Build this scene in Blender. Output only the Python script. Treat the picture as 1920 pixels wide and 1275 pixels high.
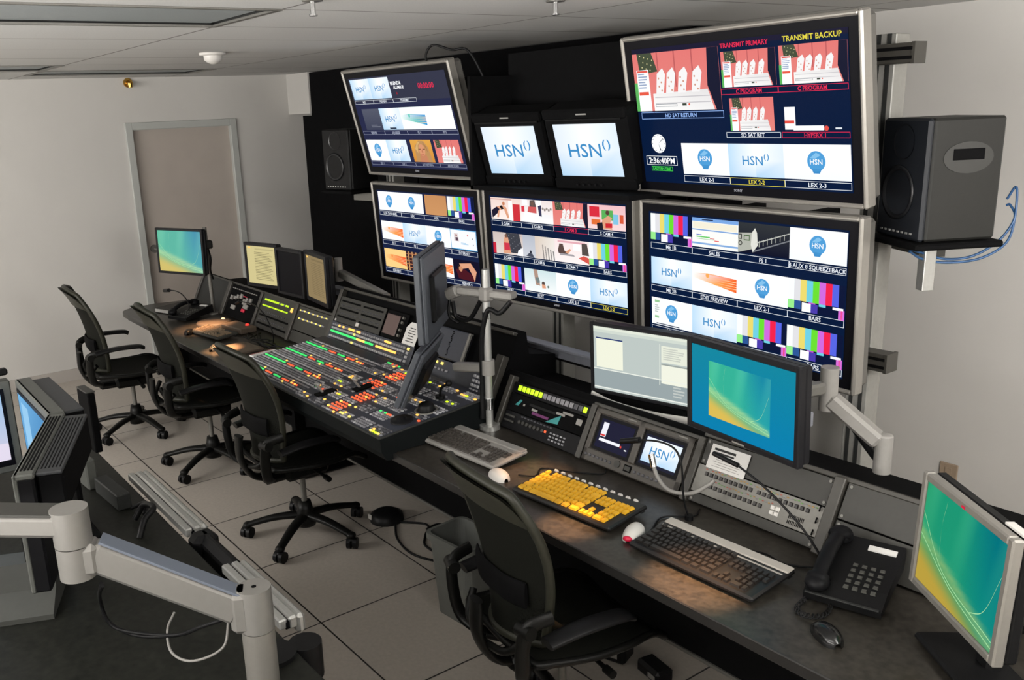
import bpy, math, random
from mathutils import Matrix, Vector
random.seed(7)
sc = bpy.context.scene
for o in list(bpy.data.objects): bpy.data.objects.remove(o)
COL = sc.collection
R = math.radians

# ------------------------------------------------------------------ camera, light, exposure
def look_matrix(loc, yaw, pitch, roll):
    f = Vector((math.cos(yaw)*math.cos(pitch), math.sin(yaw)*math.cos(pitch), -math.sin(pitch)))
    r0 = Vector((math.sin(yaw), -math.cos(yaw), 0)); d0 = f.cross(r0)
    c, s = math.cos(roll), math.sin(roll)
    r = c*r0 + s*d0; d = -s*r0 + c*d0
    m = Matrix((r, -d, -f)).transposed().to_4x4(); m.translation = Vector(loc)
    return m
cam = bpy.data.cameras.new('camera'); co = bpy.data.objects.new('camera', cam); COL.objects.link(co)
cam.sensor_fit = 'HORIZONTAL'; cam.sensor_width = 36; cam.lens = 1692.98/1920*36
cam.shift_x = (960-824.18)/1920; cam.shift_y = (659.76-637.5)/1920
cam.clip_start = 0.02
co.matrix_world = look_matrix((0, 0, 2.093), R(145.352), R(15.081), R(2.511))
sc.camera = co
w = bpy.data.worlds.new('world'); sc.world = w; w.use_nodes = True
w.node_tree.nodes['Background'].inputs[0].default_value = (.02, .02, .022, 1)
sc.view_settings.view_transform = 'Standard'; sc.view_settings.look = 'None'
sc.view_settings.exposure = 0.0; sc.view_settings.gamma = 1; sc.view_settings.use_curve_mapping = False

def area(name, loc, size, power, col, direction):
    l = bpy.data.lights.new(name, 'AREA'); l.shape = 'RECTANGLE'; l.size, l.size_y = size
    l.energy = power; l.color = col
    o = bpy.data.objects.new(name, l); COL.objects.link(o); o.location = loc
    o.rotation_euler = Vector(direction).to_track_quat('-Z', 'Y').to_euler(); return o
def spot(name, loc, target, power, col, ang, blend=.6, r=.02):
    l = bpy.data.lights.new(name, 'SPOT'); l.energy = power; l.color = col
    l.spot_size = R(ang); l.spot_blend = blend; l.shadow_soft_size = r
    o = bpy.data.objects.new(name, l); COL.objects.link(o); o.location = loc
    o.rotation_euler = (Vector(target)-Vector(loc)).to_track_quat('-Z', 'Y').to_euler(); return o
NEUT = (1.0, .97, .93)
area('room_light_left', (-5.2, -2.7, 2.0), (3.0, .8), 165, NEUT, (-.45, 1, .42))
area('room_light_right', (.9, 1.6, 2.1), (1.4, .6), 122, NEUT, (-.42, .8, .62))
area('ceiling_bounce_fill', (-1.2, -1.9, 1.3), (3.6, 1.6), 275, NEUT, (-.05, .30, 1))  # added upward fill behind the view, bounced off the ceiling
area('room_light_overhead', (-.9, -.9, 2.40), (2.4, 1.0), 20, NEUT, (-.3, .55, -1))
WARM = (1.0, .53, .25)
for nm, x, y, tx, ty, p, a in [('desk_spot_far', -5.72, 2.06, -5.72, 2.06, 700, 17), ('desk_spot_left', -5.02, 1.93, -5.08, 1.92, 1700, 9.5),
                        ('desk_spot_keyboards', -2.4, 2.1, -2.42, 2.09, 340, 12), ('desk_spot_middle', -2.02, 1.86, -2.02, 1.88, 620, 9),
                        ('desk_spot_right', -1.52, 1.9, -1.52, 1.90, 760, 13)]:
    spot(nm, (x, y, 2.40), (tx, ty, .74), p, WARM, a, 1.0)

# ------------------------------------------------------------------ materials
def lin(c):
    c = c/255.0
    return c/12.92 if c <= .04045 else ((c+.055)/1.055)**2.4
def L3(r, g=None, b=None):
    if g is None: g = b = r
    return (lin(r), lin(g), lin(b), 1)
MATS = {}
def mat(name, col, rough=.6, metal=0, noise=.0, scale=40, bump=0, emit=0, spec=.5, alpha=1):
    if name in MATS: return MATS[name]
    m = bpy.data.materials.new(name); m.use_nodes = True; MATS[name] = m
    nt = m.node_tree; b = nt.nodes['Principled BSDF']
    b.inputs['Base Color'].default_value = col; b.inputs['Roughness'].default_value = rough
    b.inputs['Metallic'].default_value = metal; b.inputs['Specular IOR Level'].default_value = spec
    if noise or bump:
        tc = nt.nodes.new('ShaderNodeTexCoord'); n = nt.nodes.new('ShaderNodeTexNoise')
        n.inputs['Scale'].default_value = scale; n.inputs['Detail'].default_value = 4
        nt.links.new(tc.outputs['Object'], n.inputs['Vector'])
        if noise:
            r = nt.nodes.new('ShaderNodeValToRGB')
            r.color_ramp.elements[0].position = .3; r.color_ramp.elements[1].position = .7
            r.color_ramp.elements[0].color = [x*(1-noise) for x in col[:3]]+[1]
            r.color_ramp.elements[1].color = [min(1, x*(1+noise)) for x in col[:3]]+[1]
            nt.links.new(n.outputs['Fac'], r.inputs['Fac']); nt.links.new(r.outputs['Color'], b.inputs['Base Color'])
        if bump:
            bp = nt.nodes.new('ShaderNodeBump'); bp.inputs['Strength'].default_value = bump; bp.inputs['Distance'].default_value = .002
            nt.links.new(n.outputs['Fac'], bp.inputs['Height']); nt.links.new(bp.outputs['Normal'], b.inputs['Normal'])
    if emit:
        b.inputs['Emission Color'].default_value = col; b.inputs['Emission Strength'].default_value = emit
    if alpha < 1: b.inputs['Alpha'].default_value = alpha
    return m
def tiled(name, col, gap, x0, sx, y0, sy, wid, rough, noise, scale):
    m = mat(name, col, rough, noise=noise, scale=scale); nt = m.node_tree
    b = nt.nodes['Principled BSDF']; src = b.inputs['Base Color'].links[0].from_socket
    tc = nt.nodes.new('ShaderNodeTexCoord'); sp = nt.nodes.new('ShaderNodeSeparateXYZ'); nt.links.new(tc.outputs['Object'], sp.inputs[0])
    def mn(op, a, v=None):
        n = nt.nodes.new('ShaderNodeMath'); n.operation = op
        for i, q in enumerate((a, v)):
            if q is None: continue
            if isinstance(q, (int, float)): n.inputs[i].default_value = q
            else: nt.links.new(q, n.inputs[i])
        return n.outputs[0]
    outs = []
    for k, (o0, s) in enumerate(((x0, sx), (y0, sy))):
        a = mn('DIVIDE', mn('SUBTRACT', sp.outputs[k], o0), s); a = mn('FRACT', mn('ADD', a, 100.5))
        a = mn('MULTIPLY', mn('ABSOLUTE', mn('SUBTRACT', a, .5)), s); outs.append(mn('LESS_THAN', a, wid))
    msk = mn('MAXIMUM', outs[0], outs[1])
    mx = nt.nodes.new('ShaderNodeMixRGB'); nt.links.new(msk, mx.inputs[0]); nt.links.new(src, mx.inputs[1]); mx.inputs[2].default_value = gap
    nt.links.new(mx.outputs[0], b.inputs['Base Color']); return m

M_wall = mat('wall_paint', (.56, .545, .52, 1), .85, noise=.02, scale=3, bump=.1)
M_floor = tiled('raised_floor_tile', (.42, .38, .335, 1), (.012, .010, .009, 1), -3.129, .61, 1.488, .61, .0036, .42, .06, 60)
M_ceil = tiled('ceiling_tile', (.60, .60, .59, 1), (.20, .19, .18, 1), -3.022, .61, 1.492, 1.228, .006, .9, .05, 150)
M_black = mat('matte_black', (.003, .003, .0033, 1), .8, spec=.08, noise=.2, scale=30)
M_drape = mat('black_cloth', (.0035, .0035, .004, 1), .95, noise=.3, scale=20, spec=.1)
M_blk2 = mat('satin_black', (.006, .006, .007, 1), .42, spec=.14, noise=.15, scale=50)
M_plastic = mat('black_plastic', (.007, .007, .0075, 1), .42, spec=.18, noise=.1, scale=80)
M_dkgrey = mat('dark_grey', (.026, .027, .026, 1), .5, spec=.22, noise=.08, scale=60)
M_rack = mat('rack_panel_grey', (.031, .030, .026, 1), .5, noise=.06, scale=60)
M_post = mat('grey_post', (.045, .042, .036, 1), .45, noise=.06, scale=60)
M_alu = mat('brushed_aluminium', (.50, .50, .48, 1), .38, .65, noise=.05, scale=90)
M_strut = mat('strut_aluminium', (.27, .265, .245, 1), .5, .15, noise=.05, scale=60)
M_alud = mat('dull_aluminium', (.18, .175, .16, 1), .42, .5, noise=.05, scale=90)
M_silver = mat('silver_frame', (.30, .285, .26, 1), .35, .5, noise=.03, scale=70)
M_sidegrey = mat('side_grey', (.12, .115, .105, 1), .5, .2, noise=.03, scale=70)
M_bezel = mat('black_bezel', (.003, .003, .005, 1), .4, spec=.12)
M_lcdblk = mat('lcd_black_bezel', (.010, .010, .012, 1), .4, spec=.25)
M_white = mat('white_plastic', (.62, .60, .57, 1), .4)
M_lgrey = mat('light_grey_plastic', (.25, .24, .225, 1), .45, noise=.03, scale=60)
M_paper = mat('white_paper', (.66, .65, .63, 1), .8, noise=.02, scale=90)
M_ink = mat('black_ink', (.012, .012, .012, 1), .7)
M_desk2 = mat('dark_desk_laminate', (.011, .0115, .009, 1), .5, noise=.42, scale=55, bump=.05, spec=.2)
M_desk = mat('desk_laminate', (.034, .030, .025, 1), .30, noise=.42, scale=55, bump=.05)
M_deskedge = mat('desk_edge', (.02, .019, .018, 1), .3)
M_door = mat('door_leaf', (.40, .355, .315, 1), .6, noise=.03, scale=5)
M_frame = mat('door_frame_paint', (.41, .42, .40, 1), .5, noise=.02, scale=9)
M_brass = mat('brass', (.55, .33, .08, 1), .25, 1, noise=.05, scale=40)
M_chrome = mat('chrome', (.7, .7, .7, 1), .15, 1, noise=.02, scale=40)
M_red = mat('red_plastic', (.6, .01, .05, 1), .4)
M_yel = mat('yellow_keycap', (.78, .42, .02, 1), .45, noise=.03, scale=60)
M_keyblk = mat('black_keycap', (.017, .015, .014, 1), .35)
M_keybody = mat('keyboard_black_body', (.009, .0085, .009, 1), .35)
M_blue = mat('blue_cable', (.02, .075, .19, 1), .4)
M_grn = mat('bin_grey', (.13, .135, .125, 1), .5, noise=.04, scale=30)
M_mesh = mat('woven_chair_mesh', (.008, .0085, .0065, 1), .75, noise=.2, scale=200, spec=.12, alpha=.95)
M_chair = mat('chair_graphite', (.005, .005, .0045, 1), .4, spec=.2, noise=.1, scale=30)
M_chairf = mat('chair_frame_graphite', (.024, .024, .017, 1), .42, spec=.3, noise=.1, scale=30)
M_spk = mat('speaker_vinyl', (.017, .017, .0155, 1), .5, spec=.3, noise=.05, scale=120)
M_spkf = mat('speaker_front', (.012, .014, .018, 1), .42, spec=.3, noise=.05, scale=120)
M_cone = mat('speaker_cone', (.008, .0085, .010, 1), .35)
M_lens = mat('troffer_lens', (.30, .33, .34, 1), .5, noise=.05, scale=200)
M_crt = mat('crt_housing_grey', (.075, .078, .070, 1), .55, noise=.06, scale=80)
M_crt2 = mat('crt_rear_grey', (.024, .026, .029, 1), .5, noise=.06, scale=80)
M_plate = mat('beige_plate', (.33, .25, .18, 1), .5)
M_sw = mat('switcher_slate', (.028, .032, .046, 1), .42, noise=.06, scale=60)
M_swb = mat('switcher_front', (.004, .0055, .0058, 1), .6, spec=.15)
M_skin = mat('brown_pad', (.10, .075, .055, 1), .6, noise=.2, scale=40)
def led(name, r, g, b, e=1.0): return mat('lit_'+name, L3(r, g, b), .4, emit=e)
B_GRN = led('green', 60, 225, 110, .8); B_RED = led('red', 245, 95, 55, .95); B_ORG = led('orange', 255, 190, 90, 1.1); B_YG = led('yellow_green', 200, 235, 40, 1.0)
B_YEL = led('yellow', 255, 225, 110, 1.1); B_GRY = mat('button_grey', (.23, .228, .245, 1), .4); B_DRK = mat('button_dark', (.07, .07, .08, 1), .4)
B_WHT = mat('button_pale', (.42, .42, .44, 1), .4); B_LGN = led('lime', 175, 215, 25, .9)

# screens: one shader, colour from the picture's own faces
M_scr = bpy.data.materials.new('lit_screen'); M_scr.use_nodes = True
_nt = M_scr.node_tree; _nt.nodes.clear()
_a = _nt.nodes.new('ShaderNodeAttribute'); _a.attribute_name = 'Col'
_e = _nt.nodes.new('ShaderNodeEmission'); _e.inputs['Strength'].default_value = 1.08
_g = _nt.nodes.new('ShaderNodeBsdfGlossy'); _g.inputs['Roughness'].default_value = .25; _g.inputs['Color'].default_value = (.006, .006, .006, 1)
_ad = _nt.nodes.new('ShaderNodeAddShader'); _o = _nt.nodes.new('ShaderNodeOutputMaterial')
_nt.links.new(_a.outputs['Color'], _e.inputs['Color']); _nt.links.new(_e.outputs[0], _ad.inputs[0]); _nt.links.new(_g.outputs[0], _ad.inputs[1]); _nt.links.new(_ad.outputs[0], _o.inputs[0])

# ------------------------------------------------------------------ mesh helpers
class MB:
    def __init__(s, M=None): s.v = []; s.f = []; s.m = []; s.s = []; s.M = M or Matrix()
    def add(s, vs, fs, m=0, smooth=False):
        k = len(s.v); s.v += [tuple(s.M @ Vector(p)) for p in vs]
        for f in fs: s.f.append([i+k for i in f]); s.m.append(m); s.s.append(smooth)
        return s
    def box(s, c, d, m=0, r=0):
        x, y, z = c; a, b, h = d[0]/2, d[1]/2, d[2]/2
        if r <= 0:
            vs = [(x+i*a, y+j*b, z+k*h) for i in (-1, 1) for j in (-1, 1) for k in (-1, 1)]
            return s.add(vs, [(0, 1, 3, 2), (4, 6, 7, 5), (0, 4, 5, 1), (2, 3, 7, 6), (0, 2, 6, 4), (1, 5, 7, 3)], m)
        r = min(r, a*.95, b*.95, h*.95); vs = []; idx = {}
        for i in (-1, 1):
            for j in (-1, 1):
                for k in (-1, 1):
                    for ax in range(3):
                        o = [a-r, b-r, h-r]; o[ax] += r
                        idx[(i, j, k, ax)] = len(vs); vs.append((x+i*o[0], y+j*o[1], z+k*o[2]))
        F = []
        g = lambda i, j, k, ax: idx[(i, j, k, ax)]
        for q in (-1, 1):
            F.append([g(q, -1, -1, 0), g(q, 1, -1, 0), g(q, 1, 1, 0), g(q, -1, 1, 0)][::q])
            F.append([g(-1, q, -1, 1), g(-1, q, 1, 1), g(1, q, 1, 1), g(1, q, -1, 1)][::q])
            F.append([g(-1, -1, q, 2), g(1, -1, q, 2), g(1, 1, q, 2), g(-1, 1, q, 2)][::q])
        for p in (-1, 1):
            for q in (-1, 1):
                F.append([g(-1, p, q, 1), g(1, p, q, 1), g(1, p, q, 2), g(-1, p, q, 2)][::(p*q)])
                F.append([g(p, -1, q, 2), g(p, 1, q, 2), g(p, 1, q, 0), g(p, -1, q, 0)][::(p*q)])
                F.append([g(p, q, -1, 0), g(p, q, 1, 0), g(p, q, 1, 1), g(p, q, -1, 1)][::(p*q)])
                for t in (-1, 1):
                    F.append([g(p, q, t, 0), g(p, q, t, 1), g(p, q, t, 2)][::(p*q*t)])
        return s.add(vs, F, m)
    def cyl(s, p0, p1, r0, r1=None, n=16, m=0, smooth=True):
        r1 = r0 if r1 is None else r1; p0, p1 = Vector(p0), Vector(p1); d = (p1-p0).normalized()
        a = d.orthogonal().normalized(); b = d.cross(a); vs = []
        for p, r in ((p0, r0), (p1, r1)):
            for i in range(n):
                t = 2*math.pi*i/n; vs.append(p + a*math.cos(t)*r + b*math.sin(t)*r)
        s.add(vs, [[i, (i+1) % n, n+(i+1) % n, n+i] for i in range(n)], m, smooth)
        s.add(vs, [list(range(n))[::-1], list(range(n, 2*n))], m); return s
    def tube(s, pts, r, n=8, m=0, smooth=True, flat=None, seg=6):
        P = spline(pts, seg) if smooth else [Vector(p) for p in pts]
        N = len(P); rr = r if callable(r) else (lambda t: r); vs = []; a = None
        for i, p in enumerate(P):
            d = (P[min(i+1, N-1)]-P[max(i-1, 0)]).normalized()
            if a is None: a = d.orthogonal().normalized() if flat is None else (Vector(flat)-d*d.dot(Vector(flat))).normalized()
            else: a = (a-d*a.dot(d)).normalized()
            b = d.cross(a); q = rr(i/(N-1)); ra, rb = q if isinstance(q, tuple) else (q, q)
            for k in range(n):
                t = 2*math.pi*k/n; vs.append(p+a*math.cos(t)*ra+b*math.sin(t)*rb)
        fs = [[i*n+k, i*n+(k+1) % n, (i+1)*n+(k+1) % n, (i+1)*n+k] for i in range(N-1) for k in range(n)]
        s.add(vs, fs, m, True); s.add(vs, [list(range(n))[::-1], [(N-1)*n+k for k in range(n)]], m); return s
    def lathe(s, prof, c, axis=(0, 0, 1), n=24, m=0, smooth=True):
        ax = Vector(axis).normalized(); a = ax.orthogonal().normalized(); b = ax.cross(a); c = Vector(c); vs = []
        for r, h in prof:
            for k in range(n):
                t = 2*math.pi*k/n; vs.append(c+ax*h+(a*math.cos(t)+b*math.sin(t))*r)
        s.add(vs, [[i*n+k, i*n+(k+1) % n, (i+1)*n+(k+1) % n, (i+1)*n+k] for i in range(len(prof)-1) for k in range(n)], m, smooth)
        return s
    def prism(s, poly, lo, hi, axis=2, m=0):
        n = len(poly)
        def P(p, h):
            return (p[0], p[1], h) if axis == 2 else ((p[0], h, p[1]) if axis == 1 else (h, p[0], p[1]))
        vs = [P(p, lo) for p in poly]+[P(p, hi) for p in poly]
        return s.add(vs, [list(range(n))[::-1], list(range(n, 2*n))]+[[i, (i+1) % n, n+(i+1) % n, n+i] for i in range(n)], m)
    def ell(s, c, d, n=16, k=10, m=0):
        vs = []; c = Vector(c)
        for i in range(k+1):
            t = math.pi*i/k
            for j in range(n):
                a = 2*math.pi*j/n; vs.append(c+Vector((d[0]*math.sin(t)*math.cos(a), d[1]*math.sin(t)*math.sin(a), d[2]*math.cos(t))))
        return s.add(vs, [[i*n+j, (i+1)*n+j, (i+1)*n+(j+1) % n, i*n+(j+1) % n] for i in range(k) for j in range(n)], m, True)
    def build(s, name, mats, parent=None, loc=None, rot=None):
        me = bpy.data.meshes.new(name); me.from_pydata(s.v, [], s.f)
        for q in (mats if isinstance(mats, (list, tuple)) else [mats]): me.materials.append(q)
        me.polygons.foreach_set('material_index', s.m); me.polygons.foreach_set('use_smooth', s.s); me.update()
        o = bpy.data.objects.new(name, me); COL.objects.link(o)
        if parent: o.parent = parent
        if loc: o.location = loc
        if rot: o.rotation_euler = rot
        return o
def spline(pts, seg=6):
    P = [Vector(p) for p in pts]
    if len(P) < 3: return P
    Q = [P[0]*2-P[1]]+P+[P[-1]*2-P[-2]]; out = []
    for i in range(1, len(Q)-2):
        for k in range(seg):
            t = k/seg; a, b, c, d = Q[i-1:i+3]
            out.append(.5*((2*b)+(c-a)*t+(2*a-5*b+4*c-d)*t*t+(3*b-a-3*c+d)*t**3))
    return out+[P[-1]]
def tag(o, label=None, cat=None, group=None, kind=None):
    if label: o['label'] = label
    if cat: o['category'] = cat
    if group: o['group'] = group
    if kind: o['kind'] = kind
    return o
def thing(name, label, cat, loc=(0, 0, 0), rot=(0, 0, 0), group=None):
    o = bpy.data.objects.new(name, None); COL.objects.link(o); o.location = loc; o.rotation_euler = rot; o.empty_display_size = .1
    return tag(o, label, cat, group)
def struct(name, mb, m): return tag(mb.build(name, m), kind='structure')
def copy_tree(o, parent=None):
    c = o.copy(); COL.objects.link(c)
    if parent: c.parent = parent
    for ch in list(o.children): copy_tree(ch, c)
    return c

# ------------------------------------------------------------------ text and screen pictures
_TX = {}
def text_geo(s, bold):
    k = (s, bold)
    if k in _TX: return _TX[k]
    cu = bpy.data.curves.new('t', 'FONT'); cu.body = s; cu.size = 1; cu.resolution_u = 2; cu.offset = bold; cu.fill_mode = 'FRONT'
    o = bpy.data.objects.new('t', cu); COL.objects.link(o); bpy.context.view_layer.update()
    me = bpy.data.meshes.new_from_object(o.evaluated_get(bpy.context.evaluated_depsgraph_get()))
    vs = [(v.co.x, v.co.y) for v in me.vertices]; fs = [list(p.vertices) for p in me.polygons]
    bpy.data.objects.remove(o); bpy.data.meshes.remove(me); bpy.data.curves.remove(cu)
    _TX[k] = (vs, fs); return _TX[k]
class Canvas:
    def __init__(s, w, h): s.w, s.h = w, h; s.v = []; s.f = []; s.c = []; s.dl = .0004
    def P(s, u, v, l): return ((u-.5)*s.w, -l*s.dl, (.5-v)*s.h)
    def poly(s, pts, col, l):
        cols = col if isinstance(col[0], (tuple, list)) else [col]*len(pts)
        k = len(s.v); s.v += [s.P(a, b, l) for a, b in pts]; n = len(pts)
        # orientation: face -Y
        ar = sum(pts[i][0]*pts[(i+1) % n][1]-pts[(i+1) % n][0]*pts[i][1] for i in range(n))
        ids = list(range(n)); ids = ids[::-1] if ar > 0 else ids
        s.f.append([k+i for i in ids]); s.c.append([cols[i] for i in ids])
    def q(s, u0, v0, u1, v1, col, l=1): s.poly([(u0, v0), (u1, v0), (u1, v1), (u0, v1)], col, l)
    def vg(s, u0, v0, u1, v1, top, bot, l=1): s.q(u0, v0, u1, v1, [top, top, bot, bot], l)
    def disc(s, u, v, r, col, l=2, n=24, sx=1):
        s.poly([(u+math.cos(2*math.pi*i/n)*r*sx*s.h/s.w, v+math.sin(2*math.pi*i/n)*r) for i in range(n)], col, l)
    def frame(s, u0, v0, u1, v1, col, t=.003, l=2):
        tu = t*s.h/s.w
        s.q(u0, v0, u1, v0+t, col, l); s.q(u0, v1-t, u1, v1, col, l); s.q(u0, v0, u0+tu, v1, col, l); s.q(u1-tu, v0, u1, v1, col, l)
    def text(s, t, u, v, h, col, l=3, bold=0, sx=1):
        vs, fs = text_geo(t, bold)
        if not vs: return
        x0 = min(a for a, _ in vs); x1 = max(a for a, _ in vs); k = len(s.v); sc_ = h/.7
        for a, b in vs:
            X = (a-(x0+x1)/2)*sc_*s.h*sx; s.v.append(((u-.5)*s.w+X, -l*s.dl, (.5-v)*s.h+(b-.35)*sc_*s.h))
        for f in fs: s.f.append([k+i for i in f]); s.c.append([col]*len(f))
    def lines(s, u0, v0, u1, v1, n, col, l=3, fill=.5, seed=1):
        rr = random.Random(seed)
        for i in range(n):
            a = v0+(v1-v0)*i/n; s.q(u0, a, u0+(u1-u0)*rr.uniform(.6, 1), a+(v1-v0)/n*fill, col, l)
    def build(s, name, parent, y):
        me = bpy.data.meshes.new(name); me.from_pydata(s.v, [], s.f); me.materials.append(M_scr)
        ca = me.color_attributes.new('Col', 'FLOAT_COLOR', 'CORNER'); flat = []
        for p, cols in zip(me.polygons, s.c):
            for c in cols: flat += [lin(c[0]), lin(c[1]), lin(c[2]), 1]
        ca.data.foreach_set('color', flat); me.update()
        o = bpy.data.objects.new(name, me); COL.objects.link(o); o.parent = parent; o.location = (0, y, 0); return o
WH = (250, 252, 255); NAVY = (8, 26, 58); DK = (52, 54, 72)
def bars(c, u0, v0, u1, v1):
    c.q(u0, v0, u1, v1, (12, 22, 55), 1); W = u1-u0; H = v1-v0
    cols = [(245, 250, 250), (222, 222, 226), (232, 215, 110), (110, 205, 225), (105, 220, 50), (205, 105, 220), (240, 35, 75), (85, 100, 225)]
    for i, k in enumerate(cols): c.q(u0+W*i*.112, v0, u0+W*(i+1)*.112, v0+H*.68, k, 2)
    for a, b, y0, y1, k in [(.0, .12, .68, .95, (150, 235, 140)), (.12, .24, .68, .95, (45, 85, 150)), (.26, .42, .72, 1, WH), (.42, .54, .72, 1, (75, 60, 170)), (.56, .68, .68, .76, (110, 205, 225)), (.80, .98, .70, .78, WH), (.90, 1.0, .76, 1.06, (215, 110, 215)), (.94, .97, .76, 1.06, (240, 50, 90)), (.38, .5, .68, .72, (190, 90, 200))]:
        c.q(u0+W*a, v0+H*y0, u0+W*b, v0+H*y1, k, 3)
def s_ratio(c): return c.h/c.w
def hsn(c, u0, v0, u1, v1, big=1, pale=False):
    a = (190, 222, 246) if not pale else (225, 236, 250); um = (u0+u1)/2; vm = (v0+v1)/2; m = (250, 252, 255)
    for x0, x1, l, r in ((u0, um, a, m), (um, u1, m, (225, 238, 250))):
        c.q(x0, v0, x1, vm, [l, r, r, l], 1); c.q(x0, vm, x1, v1, [l, r, (205, 228, 246), (178, 214, 242)], 1)
    H = v1-v0; blue = (64, 140, 196)
    c.text('HSN', um-(u1-u0)*.05, vm, H*.27*big, blue, 3, .008, 1.04)
    x = um+H*s_ratio(c)*.50*big-(u1-u0)*.05
    c.text('( )', x, vm-H*.13*big, H*.15*big, (70, 146, 204), 3, .035, .95)
def balloon(c, u0, v0, u1, v1, cu=.5):
    c.vg(u0, v0, u1, v1, (252, 253, 255), (244, 248, 253), 1)
    H = v1-v0; u = u0+(u1-u0)*cu; v = v0+H*.47; r = H*.29; k = c.h/c.w
    c.disc(u, v, r, (78, 156, 214), 2); c.poly([(u-r*.55*k, v+r*.75), (u+r*.55*k, v+r*.75), (u+r*.34*k, v+r*1.2), (u-r*.34*k, v+r*1.2)], (62, 140, 200), 2)
    c.poly([(u-r*.7*k, v-r*.3), (u, v-r*.85), (u+r*.5*k, v-r*.6), (u-r*.1*k, v-r*.25)], (130, 190, 232), 3)
    c.text('HSN', u, v+r*.05, H*.15, WH, 4, .012)
def streak(c, u0, v0, u1, v1, bg=(252, 252, 250), hot=(245, 100, 40), mid=(250, 170, 90)):
    c.q(u0, v0, u1, v1, bg, 1); W = u1-u0; H = v1-v0
    c.poly([(u0, v0+H*.36), (u0+W*.35, v0+H*.30), (u0+W*.98, v0+H*.36), (u0+W*.98, v0+H*.82), (u0+W*.5, v0+H*.66), (u0, v0+H*.50)], [bg, mid, hot, hot, mid, bg], 2)
    for i in range(4):
        y = v0+H*(.42+i*.08); c.poly([(u0+W*.3, y), (u0+W*.98, y+H*.03), (u0+W*.98, y+H*.055)], [mid, (255, 215, 170), (255, 215, 170)], 3)
    c.disc(u0+W*.35, v0+H*.38, H*.08, mid, 3)
def shelf(c, u0, v0, u1, v1, side=True, dark=True):
    W = u1-u0; H = v1-v0; c.vg(u0, v0, u1, v1, (225, 120, 116), (228, 132, 125), 1)
    for i in range(3): c.q(u0+W*(.3+.2*i), v0, u0+W*(.315+.2*i), v0+H*.6, (190, 95, 95), 2)
    if dark: c.poly([(u0+W*.88, v0), (u1, v0), (u1, v1), (u0+W*.94, v1), (u0+W*.86, v0+H*.6)], (24, 26, 48), 3)
    c.poly([(u0+W*.06, v0), (u0+W*.24, v0), (u0+W*.30, v0+H*.32), (u0+W*.08, v0+H*.36)], (70, 78, 60), 2)
    for i in range(10): c.disc(u0+W*(.1+.016*i), v0+H*(.04+.028*((i*7) % 10)), H*.013, (215, 205, 150), 3, 6)
    c.poly([(u0+W*.22, v0+H*.70), (u0+W*.86, v0+H*.66), (u0+W*.92, v1), (u0+W*.22, v1)], [(240, 238, 236), (225, 222, 222), (238, 236, 236), (250, 250, 248)], 3)
    for i in range(2): c.q(u0+W*.24, v0+H*(.76+.1*i), u0+W*.88, v0+H*(.775+.1*i), (195, 192, 196), 4)
    for x in (.26, .38, .52, .68):
        c.poly([(u0+W*x, v0+H*.70), (u0+W*(x+.03), v0+H*.36), (u0+W*(x+.1), v0+H*.27), (u0+W*(x+.13), v0+H*.38), (u0+W*(x+.09), v0+H*.70)], (242, 240, 240), 4)
        for j in range(4): c.disc(u0+W*(x+.045+.03*(j % 2)), v0+H*(.44+.07*j), H*.018, (205, 150, 130), 5, 8)
    if side:
        c.q(u0+W*.04, v0+H*.28, u0+W*.19, v1, WH, 5); c.lines(u0+W*.055, v0+H*.34, u0+W*.175, v0+H*.62, 6, (150, 165, 195), 6)
        c.q(u0+W*.05, v0+H*.29, u0+W*.18, v0+H*.325, (225, 90, 80), 6); c.q(u0+W*.05, v0+H*.66, u0+W*.17, v0+H*.72, (230, 90, 70), 6)
        c.q(u0, v0+H*.5, u0+W*.04, v1, (95, 180, 95), 5)
    c.frame(u0+W*.24, v0+H*.88, u0+W*.5, v0+H*.93, (110, 120, 130), H*.008, 5); c.q(u0+W*.56, v0+H*.88, u0+W*.61, v0+H*.92, (60, 70, 60), 5); c.disc(u0+W*.64, v0+H*.9, H*.02, (230, 90, 70), 5, 8)
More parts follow.
